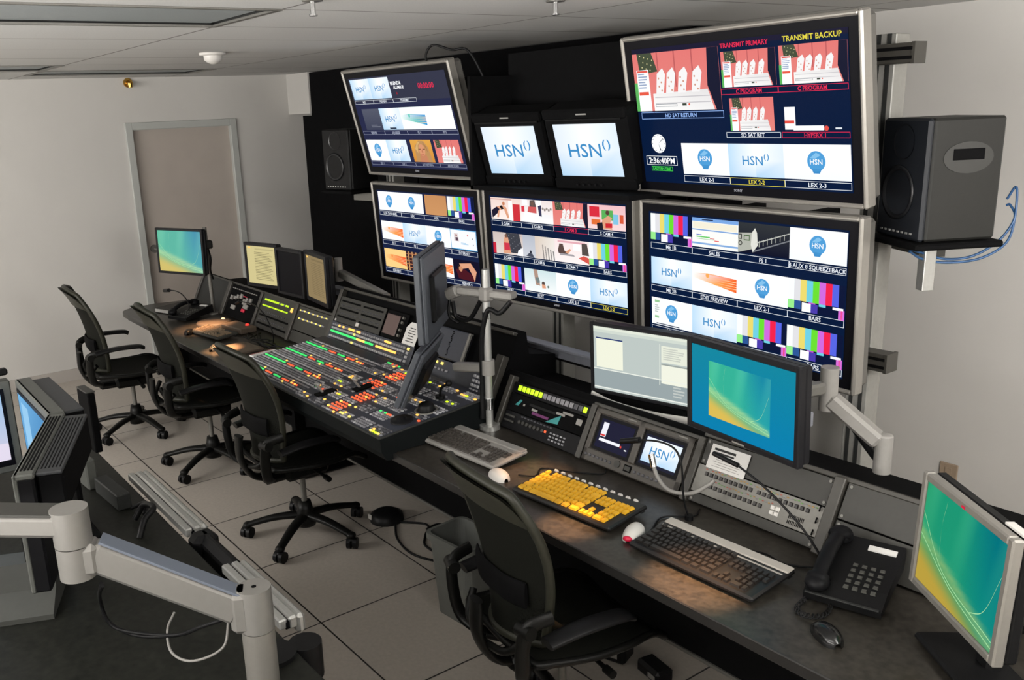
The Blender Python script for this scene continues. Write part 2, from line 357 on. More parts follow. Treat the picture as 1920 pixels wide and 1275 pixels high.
def person_pic(c, u0, v0, u1, v1, kind):
    W = u1-u0; H = v1-v0; skin = (222, 160, 128)
    def P(pts, col, l=3): c.poly([(u0+W*a, v0+H*b) for a, b in pts], col, l)
    def Q(a, b, d, e, col, l=2): c.q(u0+W*a, v0+H*b, u0+W*d, v0+H*e, col, l)
    def D(a, b, r, col, l=4, sx=1): c.disc(u0+W*a, v0+H*b, H*r, col, l, 16, sx)
    if kind == 'lean':
        c.vg(u0, v0, u1, v1, (238, 214, 205), (250, 236, 230)); Q(.0, .05, .7, .09, (205, 150, 140)); Q(.74, .25, .97, 1, (205, 50, 60)); Q(.6, .1, .72, 1, WH)
        P([(.02, .6), (.2, .42), (.3, .52), (.22, .72), (.04, .95)], (30, 26, 48)); P([(.2, .42), (.38, .34), (.5, .45), (.32, .56)], skin); P([(.3, .38), (.38, .34), (.44, .5), (.36, .54)], (25, 22, 28), 4)
        P([(.4, .35), (.52, .42), (.62, .9), (.55, .92)], skin); D(.44, .26, .09, (200, 130, 95)); P([(.24, .6), (.3, .58), (.26, .9), (.2, .9)], skin)
    elif kind == 'counter':
        c.vg(u0, v0, u1, v1, (235, 222, 220), (252, 250, 250)); Q(.05, .0, .22, .25, WH); Q(.5, .0, .66, .25, WH); Q(.02, .3, .12, .55, (215, 60, 75))
        P([(.3, .02), (.45, .0), (.5, .35), (.28, .4)], (90, 80, 80)); P([(.25, .3), (.5, .3), (.5, .58), (.22, .55)], (205, 90, 90), 4); D(.38, .16, .1, (110, 85, 75)); P([(.55, .25), (.65, .2), (.66, .7), (.58, .68)], (60, 60, 90), 4)
        for i in range(5): D(.7+.06*i, .35+.05*(i % 2), .06, (150, 140, 135))
        P([(.1, .55), (1, .62), (1, 1), (.1, 1)], [(248, 248, 248), (240, 240, 242), (252, 252, 252), (250, 250, 250)], 3)
    elif kind == 'crouch':
        c.vg(u0, v0, u1, v1, (238, 190, 195), (245, 215, 215)); Q(.05, .08, .32, .5, (215, 45, 62)); Q(.38, .2, .68, .6, (90, 175, 90)); Q(.1, .6, .34, .82, (225, 110, 55)); Q(.68, .35, .82, .75, (130, 195, 225)); Q(.85, .35, .95, .7, (215, 90, 60))
        P([(.35, .95), (.4, .6), (.55, .42), (.66, .5), (.6, .72), (.66, .98)], skin, 4); D(.54, .3, .1, (90, 62, 55), 5); P([(.48, .74), (.66, .72), (.66, .9), (.48, .92)], (205, 40, 50), 5); P([(.25, .75), (.4, .7), (.42, 1), (.26, 1)], (35, 30, 40), 5)
    elif kind == 'stand':
        c.vg(u0, v0, u1, v1, (205, 190, 185), (225, 212, 205)); P([(.45, 0), (.9, 0), (1, .9), (.6, .9)], (62, 64, 72)); Q(0, .5, .1, 1, (200, 40, 60), 3)
        for i in range(18): D(.55+.024*i, .1+.045*((i*5) % 17), .02, (170, 170, 180), 3)
        P([(.36, .5), (.4, .2), (.52, .2), (.56, .5), (.6, .95), (.34, .95)], skin, 4); P([(.38, .46), (.56, .46), (.58, .8), (.38, .8)], (205, 55, 75), 5); D(.46, .14, .09, (120, 85, 70), 5); P([(.85, .75), (1, .6), (1, 1), (.8, 1)], WH, 4)
    elif kind == 'studio':
        c.vg(u0, v0, u1, v1, (180, 186, 198), (205, 208, 216)); P([(.4, 0), (1, 0), (1, 1), (.4, 1)], [(215, 200, 185), (235, 228, 220), (240, 235, 232), (220, 205, 195)])
        for i in range(5): P([(.62+.08*i, .35+.06*i), (.65+.08*i, .35+.06*i), (.68+.08*i, 1), (.65+.08*i, 1)], (70, 68, 74), 3)
        D(.25, .75, .07, (45, 48, 60)); P([(.1, .95), (.2, .8), (.3, .82), (.36, 1)], (70, 75, 90), 3)
    elif kind == 'desk':
        c.vg(u0, v0, u1, v1, (245, 225, 225), (250, 240, 238)); Q(.1, .06, .9, .14, (225, 170, 180)); P([(.1, .5), (.15, .2), (.25, .2), (.3, .5), (.45, .5), (.4, .62), (.12, .62)], (90, 70, 66), 3); P([(.32, .55), (.45, .38), (.5, .42), (.4, .62)], skin, 4)
        Q(.55, .16, .76, .44, WH, 3); P([(.8, .1), (.95, .1), (1, .6), (.8, .6)], (85, 76, 72), 3); P([(.7, .75), (.85, .62), (1, .7), (1, .95)], (215, 85, 75), 4); P([(.15, .62), (.55, .62), (.6, .7), (.15, .7)], (160, 155, 160), 3)
    elif kind == 'pale':
        c.vg(u0, v0, u1, v1, (205, 225, 228), (245, 248, 248)); P([(.3, .0), (.42, .0), (.46, .45), (.5, .7), (.36, .68)], (175, 145, 130), 3); P([(.35, .35), (.46, .33), (.5, .55), (.4, .6)], (120, 130, 130), 4); D(.6, .58, .1, (90, 75, 70)); P([(.55, .62), (.66, .62), (.68, .78), (.56, .8)], skin, 5); D(.75, .7, .06, (110, 125, 120))
    elif kind == 'face':
        c.vg(u0, v0, u1, v1, (225, 165, 75), (210, 140, 60)); P([(.12, 1), (.18, .3), (.42, .04), (.66, .06), (.82, .35), (.9, 1)], (188, 142, 92), 2)
        c.disc(u0+W*.5, v0+H*.46, H*.27, (216, 150, 112), 3, 20, .85); P([(.36, .68), (.66, .66), (.72, 1), (.3, 1)], (196, 130, 96), 3)
        for a in (.4, .6): Q(a-.06, .40, a+.06, .43, (80, 48, 38), 5)
        P([(.49, .45), (.53, .45), (.55, .57), (.47, .57)], (190, 122, 90), 5); Q(.42, .62, .58, .65, (175, 80, 75), 5); P([(.2, .4), (.36, .1), (.5, .08), (.36, .24), (.3, .6)], (214, 172, 110), 6); P([(.6, .08), (.76, .3), (.78, .6), (.68, .3)], (170, 122, 78), 6)
    elif kind == 'darkpose':
        c.q(u0, v0, u1, v1, (22, 18, 40)); P([(.25, .2), (.7, .1), (.9, .5), (.8, 1), (.7, .6), (.6, .35), (.35, .45)], skin, 3); P([(.1, .5), (.45, .45), (.75, .7), (.8, 1), (.2, .95)], (75, 25, 35), 4); D(.3, .45, .14, (205, 140, 105), 5); D(.24, .4, .12, (60, 36, 34), 4)
    elif kind == 'plaid':
        c.q(u0, v0, u1, v1, (60, 38, 42))
        for i in range(5): Q(.1+.17*i, .0, .14+.17*i, 1, (215, 165, 110), 2); Q(0, .1+.18*i, 1, .14+.18*i, (185, 120, 80), 3)
    elif kind == 'web':
        c.q(u0, v0, u1, v1, (244, 246, 250)); c.frame(u0, v0, u1, v1, (80, 165, 215), H*.04, 2); P([(.15, .2), (.3, .2), (.34, .6), (.14, .6)], (225, 215, 215), 3); D(.24, .3, .06, (150, 85, 80)); P([(.2, .4), (.3, .4), (.3, .58), (.2, .58)], (90, 70, 85), 4)
        D(.68, .25, .05, (225, 130, 130)); D(.85, .4, .03, (40, 60, 60)); D(.87, .7, .03, (60, 90, 90)); c.lines(u0+W*.4, v0+H*.65, u0+W*.7, v0+H*.75, 2, (130, 190, 225), 3)
    elif kind == 'sales':
        c.q(u0, v0, u1, v1, (246, 247, 243)); Q(0, 0, 1, .12, (120, 165, 225)); c.lines(u0+W*.22, v0+H*.03, u0+W*.6, v0+H*.1, 1, (30, 40, 70), 4); Q(.02, .14, .98, .36, (240, 234, 214)); Q(0, .38, 1, .42, (120, 160, 215), 3); Q(0, .84, 1, .9, (130, 170, 220), 3)
        Q(.1, .56, .22, .59, (60, 90, 190), 4); Q(.1, .62, .4, .66, (90, 200, 90), 4); Q(.4, .66, .5, .68, (215, 60, 60), 4); Q(.1, .7, .5, .72, (160, 205, 160), 4); Q(.5, .72, .6, .75, (230, 90, 90), 4)
    elif kind == 'mono':
        c.vg(u0, v0, u1, v1, (48, 52, 56), (12, 16, 40)); P([(0, .35), (.3, .3), (.36, .8), (0, 1)], (176, 178, 168)); P([(.28, .3), (.34, .15), (.38, .3), (.4, .7), (.3, .95), (.26, .7)], (222, 222, 214), 4)
        for i in range(7): P([(.42+.08*i, .55-.05*i), (.43+.08*i, .55-.05*i), (.43+.08*i, .75-.05*i), (.42+.08*i, .75-.05*i)], (185, 188, 180), 4)
        P([(.35, .62), (1, .2), (1, .23), (.35, .66)], (190, 192, 186), 4); P([(.3, .9), (1, .42), (1, .46), (.3, .95)], (120, 124, 130), 4); c.frame(u0+W*.12, v0+H*.4, u0+W*.24, v0+H*.58, (70, 100, 60), H*.03, 5); c.frame(u0+W*.01, v0+H*.38, u0+W*.08, v0+H*.55, (40, 40, 40), H*.03, 5); D(.05, .68, .08, (60, 60, 56), 5); D(.05, .68, .05, (176, 178, 168), 6)
    elif kind == 'slate':
        c.vg(u0, v0, u1, v1, (84, 88, 104), (62, 66, 86)); c.lines(u0+W*.35, v0+H*.75, u0+W*.9, v0+H*.9, 2, (120, 124, 138), 3)
def lab(c, u0, u1, v0, v1, t, col=(225, 230, 238), h=None):
    c.frame(u0, v0, u1, v1, col, .0035, 2); c.text(t, (u0+u1)/2, (v0+v1)/2, h or (v1-v0)*.58, col, 3, .02)
def smooth_wall(c, u0, v0, u1, v1, f, n=18, m=14, l=1):
    for i in range(n):
        for j in range(m):
            a, b, d, e = i/n, j/m, (i+1)/n, (j+1)/m
            X = lambda t: u0+(u1-u0)*t; Y = lambda t: v0+(v1-v0)*t
            c.poly([(X(a), Y(b)), (X(d), Y(b)), (X(d), Y(e)), (X(a), Y(e))], [f(a, b), f(d, b), f(d, e), f(a, e)], l)
def mixc(a, b, t): t = max(0, min(1, t)); return tuple(a[i]*(1-t)+b[i]*t for i in range(3))
def teal(u, v):
    base = mixc((60, 180, 140), (35, 160, 165), u*.9+.1*math.sin(u*9)); base = mixc(base, (20, 120, 160), max(0, u-.5)*(1-v)*1.8)
    base = mixc(base, (110, 215, 180), .32*max(0, math.sin(u*14+v*2))*(1-v)); d = v-(.60+.46*u)
    t = max(0, min(1, (d+.16)/.36)); base = mixc(base, (214, 184, 84), t*t*(3-2*t))
    return mixc(base, (200, 222, 150), .6*math.exp(-((d+.10)/.06)**2))
def wallpaper(c, u0=0, v0=0, u1=1, v1=1, tone=lambda k: k):
    smooth_wall(c, u0, v0, u1, v1, lambda a, b: tone(teal(a, b)), 26, 20)
    W = u1-u0; H = v1-v0
    for k, (a, b, d, e, f, g) in enumerate([(0, .3, .35, .72, .98, .9), (.98, .3, .86, .7, .70, .84), (.28, .05, .25, .3, .27, .6), (.0, .52, .45, .8, 1, .96)]):
        P = spline([(a, b, 0), (d, e, 0), (f, g, 0)], 6)
        for i in range(len(P)-1):
            p, q = P[i], P[i+1]; c.poly([(u0+W*p.x, v0+H*p.y), (u0+W*q.x, v0+H*q.y), (u0+W*q.x, v0+H*(q.y+.008)), (u0+W*p.x, v0+H*(p.y+.008))], (170, 225, 165), 2)

# ------------------------------------------------------------------ the room
XW, YB, ZC = -7.826, 4.34, 2.447
XR, YF = 1.6, -3.2
struct('floor', MB().add([(XW, YF, 0), (XR, YF, 0), (XR, YB, 0), (XW, YB, 0)], [(0, 1, 2, 3)]), M_floor)
struct('wall_back', MB().box(((XW+XR)/2, YB+.05, ZC/2), (XR-XW+.3, .1, ZC+.2)), M_wall)
struct('wall_right', MB().box((XR+.05, (YF+YB)/2, ZC/2), (.1, YB-YF, ZC+.2)), M_wall)
struct('wall_front', MB().box(((XW+XR)/2, YF-.05, ZC/2), (XR-XW+.3, .1, ZC+.2)), M_wall)
DY0, DY1, DZ = 2.375, 3.262, 2.035
m = MB()
for y0, y1, z0, z1 in [(YF, DY0, 0, ZC+.1), (DY1, YB, 0, ZC+.1), (DY0, DY1, DZ, ZC+.1)]: m.box((XW-.06, (y0+y1)/2, (z0+z1)/2), (.12, y1-y0, z1-z0))
struct('wall_left', m, M_wall)
cells = [(-3.632, .264), (-6.682, .264), (-7.292, 1.492)]
m = MB(); xs = [-3.022-.61*i for i in range(-8, 9)]; ys = [1.492+1.228*i for i in range(-4, 4)]
xs = sorted(xs); ys = sorted(ys)
for i in range(len(xs)-1):
    for j in range(len(ys)-1):
        if any(abs(xs[i]-a) < .05 and abs(ys[j]-b) < .05 for a, b in cells): continue
        m.add([(xs[i], ys[j], ZC), (xs[i], ys[j+1], ZC), (xs[i+1], ys[j+1], ZC), (xs[i+1], ys[j], ZC)], [(0, 1, 2, 3)])
        m.add([(xs[i], ys[j], ZC+.05), (xs[i], ys[j+1], ZC+.05), (xs[i+1], ys[j+1], ZC+.05), (xs[i+1], ys[j], ZC+.05)], [(3, 2, 1, 0)])
struct('ceiling', m, M_ceil)
names = ['recessed ceiling light, unlit, nearest to the camera at top left', 'recessed ceiling light, unlit, above the left wall with only its end in the picture', 'recessed ceiling light, unlit, right above the closed door']
for (a, b), nm in zip(cells, names):
    t = thing('ceiling_light', nm, 'ceiling light', (a+.305, b+.614, ZC), group='recessed ceiling lights')
    f = MB(); W, D = .61, 1.228
    for sx in (-1, 1):
        f.box((sx*(W/2-.012), 0, -.001), (.024, D, .008), 0); f.box((0, sx*(D/2-.012), -.001), (W-.048, .024, .008), 0)
        f.box((sx*(W/2-.006), 0, .03), (.006, D, .06), 1); f.box((0, sx*(D/2-.006), .03), (W, .006, .06), 1)
    f.box((0, 0, .066), (W, D, .01), 1); f.build('housing', [M_alud, M_dkgrey], t)
    MB().box((0, 0, .012), (W-.07, D-.07, .006)).build('diffuser', M_lens, t)
# door
t = thing('door', 'closed beige door with a lever handle in a pale grey frame', 'door', (XW, (DY0+DY1)/2, 0)); t.name = 'door_1'; t['kind'] = 'structure'
wd = DY1-DY0
MB().box((-.05, 0, DZ/2), (.045, wd-.006, DZ-.004), 0, .002).build('door_leaf', M_door, t)
f = MB()
for s_ in (-1, 1): f.box((.0, s_*(wd/2+.018), (DZ+.05)/2), (.04, .06, DZ+.05), 0, .004); f.box((-.06, s_*(wd/2-.006), DZ/2), (.11, .014, DZ), 0)
f.box((.0, 0, DZ+.02), (.04, wd-.02, .06), 0, .004); f.box((-.06, 0, DZ-.006), (.11, wd, .014), 0); f.build('door_frame', M_frame, t)
h = MB(); h.cyl((-.028, -wd/2+.08, 1.02), (.0, -wd/2+.08, 1.02), .034); h.tube([(.0, -wd/2+.08, 1.02), (.035, -wd/2+.08, 1.02), (.05, -wd/2+.12, 1.02), (.05, -wd/2+.2, 1.015)], .011); h.build('door_handle', M_alud, t)
# base trim, bulkhead
struct('baseboard_left', MB().box((XW+.006, (YF+DY0-.05)/2, .05), (.012, DY0-.05-YF, .1)), mat('baseboard', (.42, .39, .36, 1), .6))
struct('baseboard_back', MB().box(((XW+XR)/2, YB-.006, .05), (XR-XW-.02, .012, .1)), MATS['baseboard'])
struct('trim_1', MB().box((-7.614, 4.09, 2.272), (.424, .50, .35)), M_wall)
tag(MB().box((-7.495, 3.88, 1.04), (.17, .05, 2.08)).box((-6.58, 3.88, 1.221), (1.66, .05, 2.442)).box((-4.49, 3.88, 1.72), (2.56, .05, 1.442)).box((-3.235, 4.1, 1.72), (.05, .46, 1.442)).build('black_backdrop', M_drape),
    'matte black backdrop covering the wall behind the large displays', 'backdrop')
# ceiling devices
t = thing('smoke_detector', 'round white smoke detector on the ceiling near the door', 'smoke detector', (-5.05, 2.04, ZC))
MB().lathe([(.0, -.001), (.075, -.001), (.075, -.012), (.05, -.018), (.0, -.02)], (0, 0, 0)).build('base', M_white, t)
MB().lathe([(.052, -.016), (.05, -.04), (.03, -.055), (.012, -.062), (0, -.063)], (0, 0, 0)).build('sensor_head', M_white, t)
for (x, y), lb in zip([(-2.75, 1.465), (-2.55, 2.33)], ['small chrome fire sprinkler hanging from ceiling at top left of centre', 'fire sprinkler with dark plate in the ceiling above the two small wall monitors']):
    t = thing('fire_sprinkler', lb, 'sprinkler', (x, y, ZC), group='fire sprinklers')
    MB().lathe([(.0, -.001), (.035, -.001), (.033, -.006), (.0, -.007)], (0, 0, 0)).build('ceiling_plate', M_alud, t)
    MB().cyl((0, 0, -.005), (0, 0, -.045), .009).cyl((0, 0, -.045), (0, 0, -.05), .014).build('nozzle', M_chrome, t)
t = thing('wall_sprinkler', 'small brass sidewall sprinkler high above the door', 'sprinkler', (XW, 2.40, 2.395))
MB().cyl((0, 0, .01), (.012, 0, .01), .038).build('wall_plate', M_brass, t)
MB().cyl((.01, 0, .01), (.06, 0, .0), .02, .014).cyl((.055, 0, 0), (.062, 0, -.03), .024, .016).build('nozzle', M_brass, t)
t = thing('wall_outlet', 'beige outlet cover plate low on the wall behind the silver monitor', 'outlet', (-1.955, YB-.006, .26))
MB().box((0, 0, 0), (.085, .01, .125), 0, .003).build('cover_plate', M_plate, t)
MB().box((0, -.006, .027), (.034, .004, .028), 0, .002).build('socket', M_plate, t); MB().box((0, -.006, -.027), (.034, .004, .028), 0, .002).build('socket', M_plate, t)

# ------------------------------------------------------------------ big display builder
def big_tv(label, content, x, y, z, tilt, az, group='large displays on the monitor wall'):
    W, H, D = 1.03, .616, .09
    t = bpy.data.objects.new('wall_display', None); COL.objects.link(t)
    Rm = Matrix.Rotation(az, 4, 'Z') @ Matrix.Rotation(tilt, 4, 'X')
    c = Vector((x, y, z))+Rm @ Vector((W/2, 0, -H/2)); t.matrix_world = Matrix.Translation(c) @ Rm
    tag(t, label, 'display', group)
    MB().box((0, D/2+.02, 0), (W-.03, D-.02, H-.03), 0, .012).build('housing', M_sidegrey, t)
    f = MB(); b = .017
    for s_ in (-1, 1):
        f.box((s_*(W/2-b/2), .022, 0), (b, .05, H), 0, .006); f.box((0, .022, s_*(H/2-b/2)), (W-b*1.6, .05, b), 0, .006)
    f.build('frame', M_silver, t)
    u0, u1, v0, v1 = .052, .950, .078, .918
    MB().box((0, .016, 0), (W-2*b+.004, .02, H-2*b+.004)).build('bezel', M_bezel, t)
    cw, chh = W*(u1-u0), H*(v1-v0); c = Canvas(cw, chh); content(c)
    s_ = c.build('screen', t, .0045); s_.location = (W*((u0+u1)/2-.5), .0045, H*(.5-(v0+v1)/2))
    lg = Canvas(.06, .02); lg.dl = .0002; lg.text('SONY', .5, .5, .5, (165, 165, 170), 1, .02); o = lg.build('maker_mark', t, .005); o.location = (0, .0052, -H/2+.036)
    return t
R3 = [(.015, .235), (.365, .585), (.70, .925)]
def grid_tv(c, rows, bgc=NAVY):
    c.q(0, 0, 1, 1, bgc, 0)
    for (v0, v1), row in zip(R3, rows):
        for k, (fn, lb, col) in enumerate(row):
            u0, u1 = .012+.246*k, .012+.246*(k+1)
            fn(c, u0, v0, u1, v1)
            lab(c, u0, u1, v1+.012, v1+.062, lb, col)
W_ = (225, 230, 238); Y_ = (225, 210, 70); R_ = (225, 45, 80)
pp = lambda k: (lambda c, a, b, d, e: person_pic(c, a, b, d, e, k))
def tv_ur(c):
    c.q(0, 0, 1, 1, NAVY, 0); c.q(.0, 0, 1, .035, (28, 26, 50), 1)
    shelf(c, .0, .035, .455, .455); lab(c, .02, .46, .465, .515, 'HD SAT RETURN', (150, 185, 245), .028)
    c.text('TRANSMIT PRIMARY', .575, .035, .03, R_, 4, .02); c.text('TRANSMIT BACKUP', .86, .03, .033, Y_, 4, .02)
    shelf(c, .465, .075, .71, .31); shelf(c, .725, .07, .995, .31); lab(c, .455, .715, .32, .36, 'C PROGRAM', R_, .026); lab(c, .715, .995, .32, .36, 'C PROGRAM', R_, .026)
    shelf(c, .49, .385, .69, .605, True, False); lab(c, .465, .715, .615, .655, 'SD SAT RET', W_, .026)
    c.q(.735, .455, .78, .60, WH, 2); c.q(.735, .54, .775, .56, (225, 80, 70), 3); c.q(.77, .575, .895, .605, WH, 2); c.disc(.905, .592, .016, (225, 80, 70), 3); c.q(.94, .588, .965, .598, W_, 3); lab(c, .72, .995, .615, .655, 'HYPERX 1', R_, .026)
    c.disc(.10, .70, .072, (246, 248, 250), 2, 32); c.poly([(.10, .70), (.125, .66), (.128, .665)], (70, 75, 80), 3); c.poly([(.10, .70), (.112, .752), (.106, .753)], (70, 75, 80), 3)
    for i in range(12): c.disc(.10+.062*math.cos(i*math.pi/6)*c.h/c.w, .70+.062*math.sin(i*math.pi/6), .004, (110, 115, 125), 3, 6)
    lab(c, .02, .195, .795, .865, '2:36:40PM', WH, .044); lab(c, .045, .165, .875, .91, 'EASTERN TIME', (70, 220, 70), .02)
    balloon(c, .225, .695, .465, .925); hsn(c, .465, .695, .72, .925); balloon(c, .72, .695, .995, .925)
    lab(c, .225, .465, .935, .985, 'LEX 2-1', W_); lab(c, .465, .72, .935, .985, 'LEX 2-2', Y_); lab(c, .72, .995, .935, .985, 'LEX 2-3', W_)
def side_balloon(c, a, b, d, e):
    balloon(c, a, b, d, e, .5); c.q(a+.02, b+.02, a+.05, b+.04, (150, 200, 150), 3); c.lines(a+.02, b+.06, a+.05, b+.13, 4, (190, 200, 195), 3); c.q(a+.02, b+.15, a+.045, b+.17, (150, 200, 150), 3); c.q(a+.03, e-.015, a+.17, e-.007, (60, 70, 90), 3)
def tv_lr(c):
    grid_tv(c, [[(bars, 'ME 1B', W_), (pp('sales'), 'SALES', W_), (pp('mono'), 'FS 1', W_), (balloon, 'B AUX 8 SQUEEZEBACK', W_)],
                [(hsn, 'ME 2B', W_), (streak, 'EDIT PREVIEW', W_), (balloon, 'LEX 2-1', W_), (bars, 'BARS', W_)],
                [(side_balloon, 'LEX 1', W_), (hsn, 'LEX 2-2', W_), (bars, 'BARS', W_), (bars, 'BARS', W_)]])
def tv_lm(c):
    grid_tv(c, [[(pp('lean'), 'S CAM 1', W_), (pp('counter'), 'S CAM 2', W_), (lambda c, a, b, d, e: shelf(c, a, b, d, e, False), 'S CAM 3', R_), (pp('crouch'), 'S CAM 4', W_)],
                [(pp('stand'), 'S CAM 5', W_), (pp('studio'), 'S CAM 6', W_), (pp('desk'), 'S CAM 7', W_), (bars, 'BARS', W_)],
                [(bars, 'BARS', W_), (pp('pale'), 'EDIT', W_), (balloon, 'LEX 2-1', W_), (hsn, 'LEX 2-2', Y_)]])
blue_streak = lambda c, a, b, d, e: streak(c, a, b, d, e, (246, 252, 252), (60, 150, 215), (110, 205, 190))
def tv_ul(c):
    c.q(0, 0, 1, 1, DK, 0); c.q(0, .27, 1, 1, (38, 42, 72), 0.5)
    hsn(c, .012, .015, .225, .235); hsn(c, .225, .015, .44, .235); c.text('BRENDA', .51, .085, .035, WH, 3, .03); c.text('ALUMEGE', .53, .13, .03, WH, 3, .03); c.disc(.5, .19, .012, (150, 40, 50), 3); c.text('00:00:00', .80, .13, .055, R_, 3, .01)
    for a, b, s_ in ((.012, .225, 'ME1'), (.225, .44, 'PREVIEW'), (.44, .68, 'TRANSMIT')): lab(c, a, b, .245, .285, s_, W_)
    pp('slate')(c, .06, .34, .255, .575); hsn(c, .255, .34, .475, .575); c.q(.33, .55, .40, .565, (30, 40, 60), 4); blue_streak(c, .475, .34, .73, .575); c.q(.73, .34, .985, .575, (248, 252, 252), 1)
    for k, s_ in enumerate(('SERVER', 'SQUEEZE', 'FS 4', 'FS 5')): lab(c, .012+.246*k, .258+.246*k, .585, .628, s_, (170, 176, 196))
    balloon(c, .012, .685, .24, .925); hsn(c, .24, .685, .46, .925); person_pic(c, .50, .685, .71, .925, 'face'); shelf(c, .74, .685, .975, .925, False, False)
    for k, s_ in enumerate(('LEX 1', 'LEX 2', 'SAT RETURN', 'AIR RETURN')): lab(c, .012+.246*k, .258+.246*k, .935, .975, s_, (150, 156, 176))
def tv_ll(c):
    tan = lambda c, a, b, d, e: c.vg(a+.02, b, d-.01, e, (196, 140, 92), (204, 148, 98), 1)
    peach = lambda c, a, b, d, e: streak(c, a, b, d, e, (248, 208, 136), (238, 84, 40), (246, 150, 80))
    grid_tv(c, [[(balloon, 'LEX CHANNEL', W_), (balloon, 'LEX', W_), (tan, 'VTR', W_), (bars, 'BARS', W_)],
                [(streak, 'FS 1', W_), (hsn, 'FS 2', W_), (balloon, 'FS 3', W_), (pp('web'), 'INTERNET', W_)],
                [(peach, 'SERVER 1', W_), (pp('plaid'), 'SERVER 2', W_), (streak, 'SERVER 3', W_), (pp('darkpose'), 'SERVER 4', W_)]], (24, 34, 66))
big_tv('large silver-framed display at upper right showing HD SAT RETURN and a clock', tv_ur, -2.627, 2.732, 2.326, .18, -.046)
big_tv('large silver-framed display at lower right with colour bars and the EDIT PREVIEW picture', tv_lr, -2.639, 2.869, 1.694, .043, -.063)
big_tv('large silver-framed display in the middle of the lower row showing studio cameras', tv_lm, -3.833, 2.961, 1.688, .054, .056)
big_tv('large tilted display at upper left with grey background and a red time readout', tv_ul, -4.768, 2.685, 2.322, .255, .018)
big_tv('large display at lower left with a plain tan picture in its top row', tv_ll, -4.893, 2.914, 1.673, .071, .051)

# two small rack monitors
for (x, y, z), yaw, lb in [((-3.275, 2.716, 1.893), 12, 'left one of two small black monitors showing HSN between the large displays'), ((-2.765, 2.70, 1.90), 12, 'right one of two small black monitors showing HSN between the large displays')]:
    t = thing('small_wall_monitor', lb, 'monitor', (x, y, z), (R(19), 0, R(yaw)), 'small black wall monitors')
    MB().box((0, .075, -.0), (.40, .14, .33), 0, .01).box((0, .012, .152), (.40, .03, .045), 0, .008).box((0, .012, -.152), (.40, .03, .05), 0, .006).build('housing', M_black, t)
    MB().box((.0, .0, .133), (.36, .012, .007)).build('trim_strip', M_plastic, t)
    c = Canvas(.305, .228); hsn(c, 0, 0, 1, 1, .95, True); c.build('screen', t, -.001)
    k = MB()
    for i in range(5): k.cyl((-.08+.03*i, -.001, -.15), (-.08+.03*i, -.012, -.15), .006, n=8)
    k.build('knobs', M_plastic, t)
    MB().box((0, -.0035, .155), (.05, .002, .006)).build('maker_strip', M_alu, t)
t = thing('monitor_shelf', 'black steel shelf under the two small wall monitors', 'shelf', (-3.0, 2.80, 1.72), (0, 0, 0))
MB().box((0, 0, 0), (1.02, .30, .02)).box((0, .12, .3), (1.02, .04, .62)).box((-.50, 0, .25), (.02, .3, .52)).build('shelf_body', M_black, t)

# ------------------------------------------------------------------ strut frame that carries the displays
def strut(mb, c, d, ax):
    mb.box(c, d, 0, .003)
    for s_ in (-1, 1):   # grooves
        g = list(d); q = list(c)
        if ax == 2: g[0] = d[0]*.16; g[1] = .004; q[0] = c[0]+s_*d[0]*.22; q[1] = c[1]-d[1]/2-.001
        else: g[2] = d[2]*.16; g[1] = .004; q[2] = c[2]+s_*d[2]*.22; q[1] = c[1]-d[1]/2-.001
        mb.box(q, g, 1)
for x, lb in [(-1.79, 'slotted aluminium post at the right end of the display wall'), (-3.46, 'slotted aluminium post seen below the middle display'), (-5.05, 'slotted aluminium post behind the lower left display')]:
    m = MB(); strut(m, (0, 0, 1.1375), (.085, .085, 2.275), 2); o = m.build('support_post', [M_strut, M_dkgrey], None, (x, 3.2, 0)); tag(o, lb, 'support post', 'aluminium posts of the display frame')
for z, lb in [(2.205, 'dark slotted rail at the top of the display frame sticking out past the post'), (1.135, 'dark slotted rail low on the display frame sticking out past the post')]:
    m = MB(); strut(m, (0, 0, 0), (3.42, .07, .066), 0); m.box((1.712, 0, 0), (.012, .074, .07), 0); o = m.build('support_rail', [M_post, M_black], None, (-3.36, 3.12, z)); tag(o, lb, 'support rail', 'horizontal rails of the display frame')
for x, z, y, lb in [(-2.1, 2.0, 3.02, 'upper right'), (-4.25, 2.0, 3.02, 'upper left'), (-2.1, 1.42, 3.06, 'lower right'), (-3.3, 1.42, 3.17, 'lower middle'), (-4.4, 1.42, 3.13, 'lower left')]:
    tag(MB().box((0, 0, 0), (.4, .13, .3)).box((-.16, .05, 0), (.05, .12, .5)).box((.16, .05, 0), (.05, .12, .5)).build('display_bracket', M_black, None, (x, y, z)), 'black mounting bracket behind the '+lb+' large display', 'bracket', 'display brackets')
tag(MB().tube([(-3.93, 2.72, 2.30), (-3.94, 2.72, 2.36), (-3.90, 2.74, 2.40), (-3.80, 2.78, 2.37), (-3.72, 2.82, 2.36), (-3.68, 2.9, 2.2)], .006).build('display_cable', M_plastic), 'thin black cable looping above the upper left large display', 'cable')

tag(MB().box((-3.44, 3.36, .68), (3.2, .03, 1.36)).build('added_wall_panel', M_wall), 'added pale grey panel before the wall behind the lower large displays', 'wall panel')  # panel added ahead of the wall to catch more room light
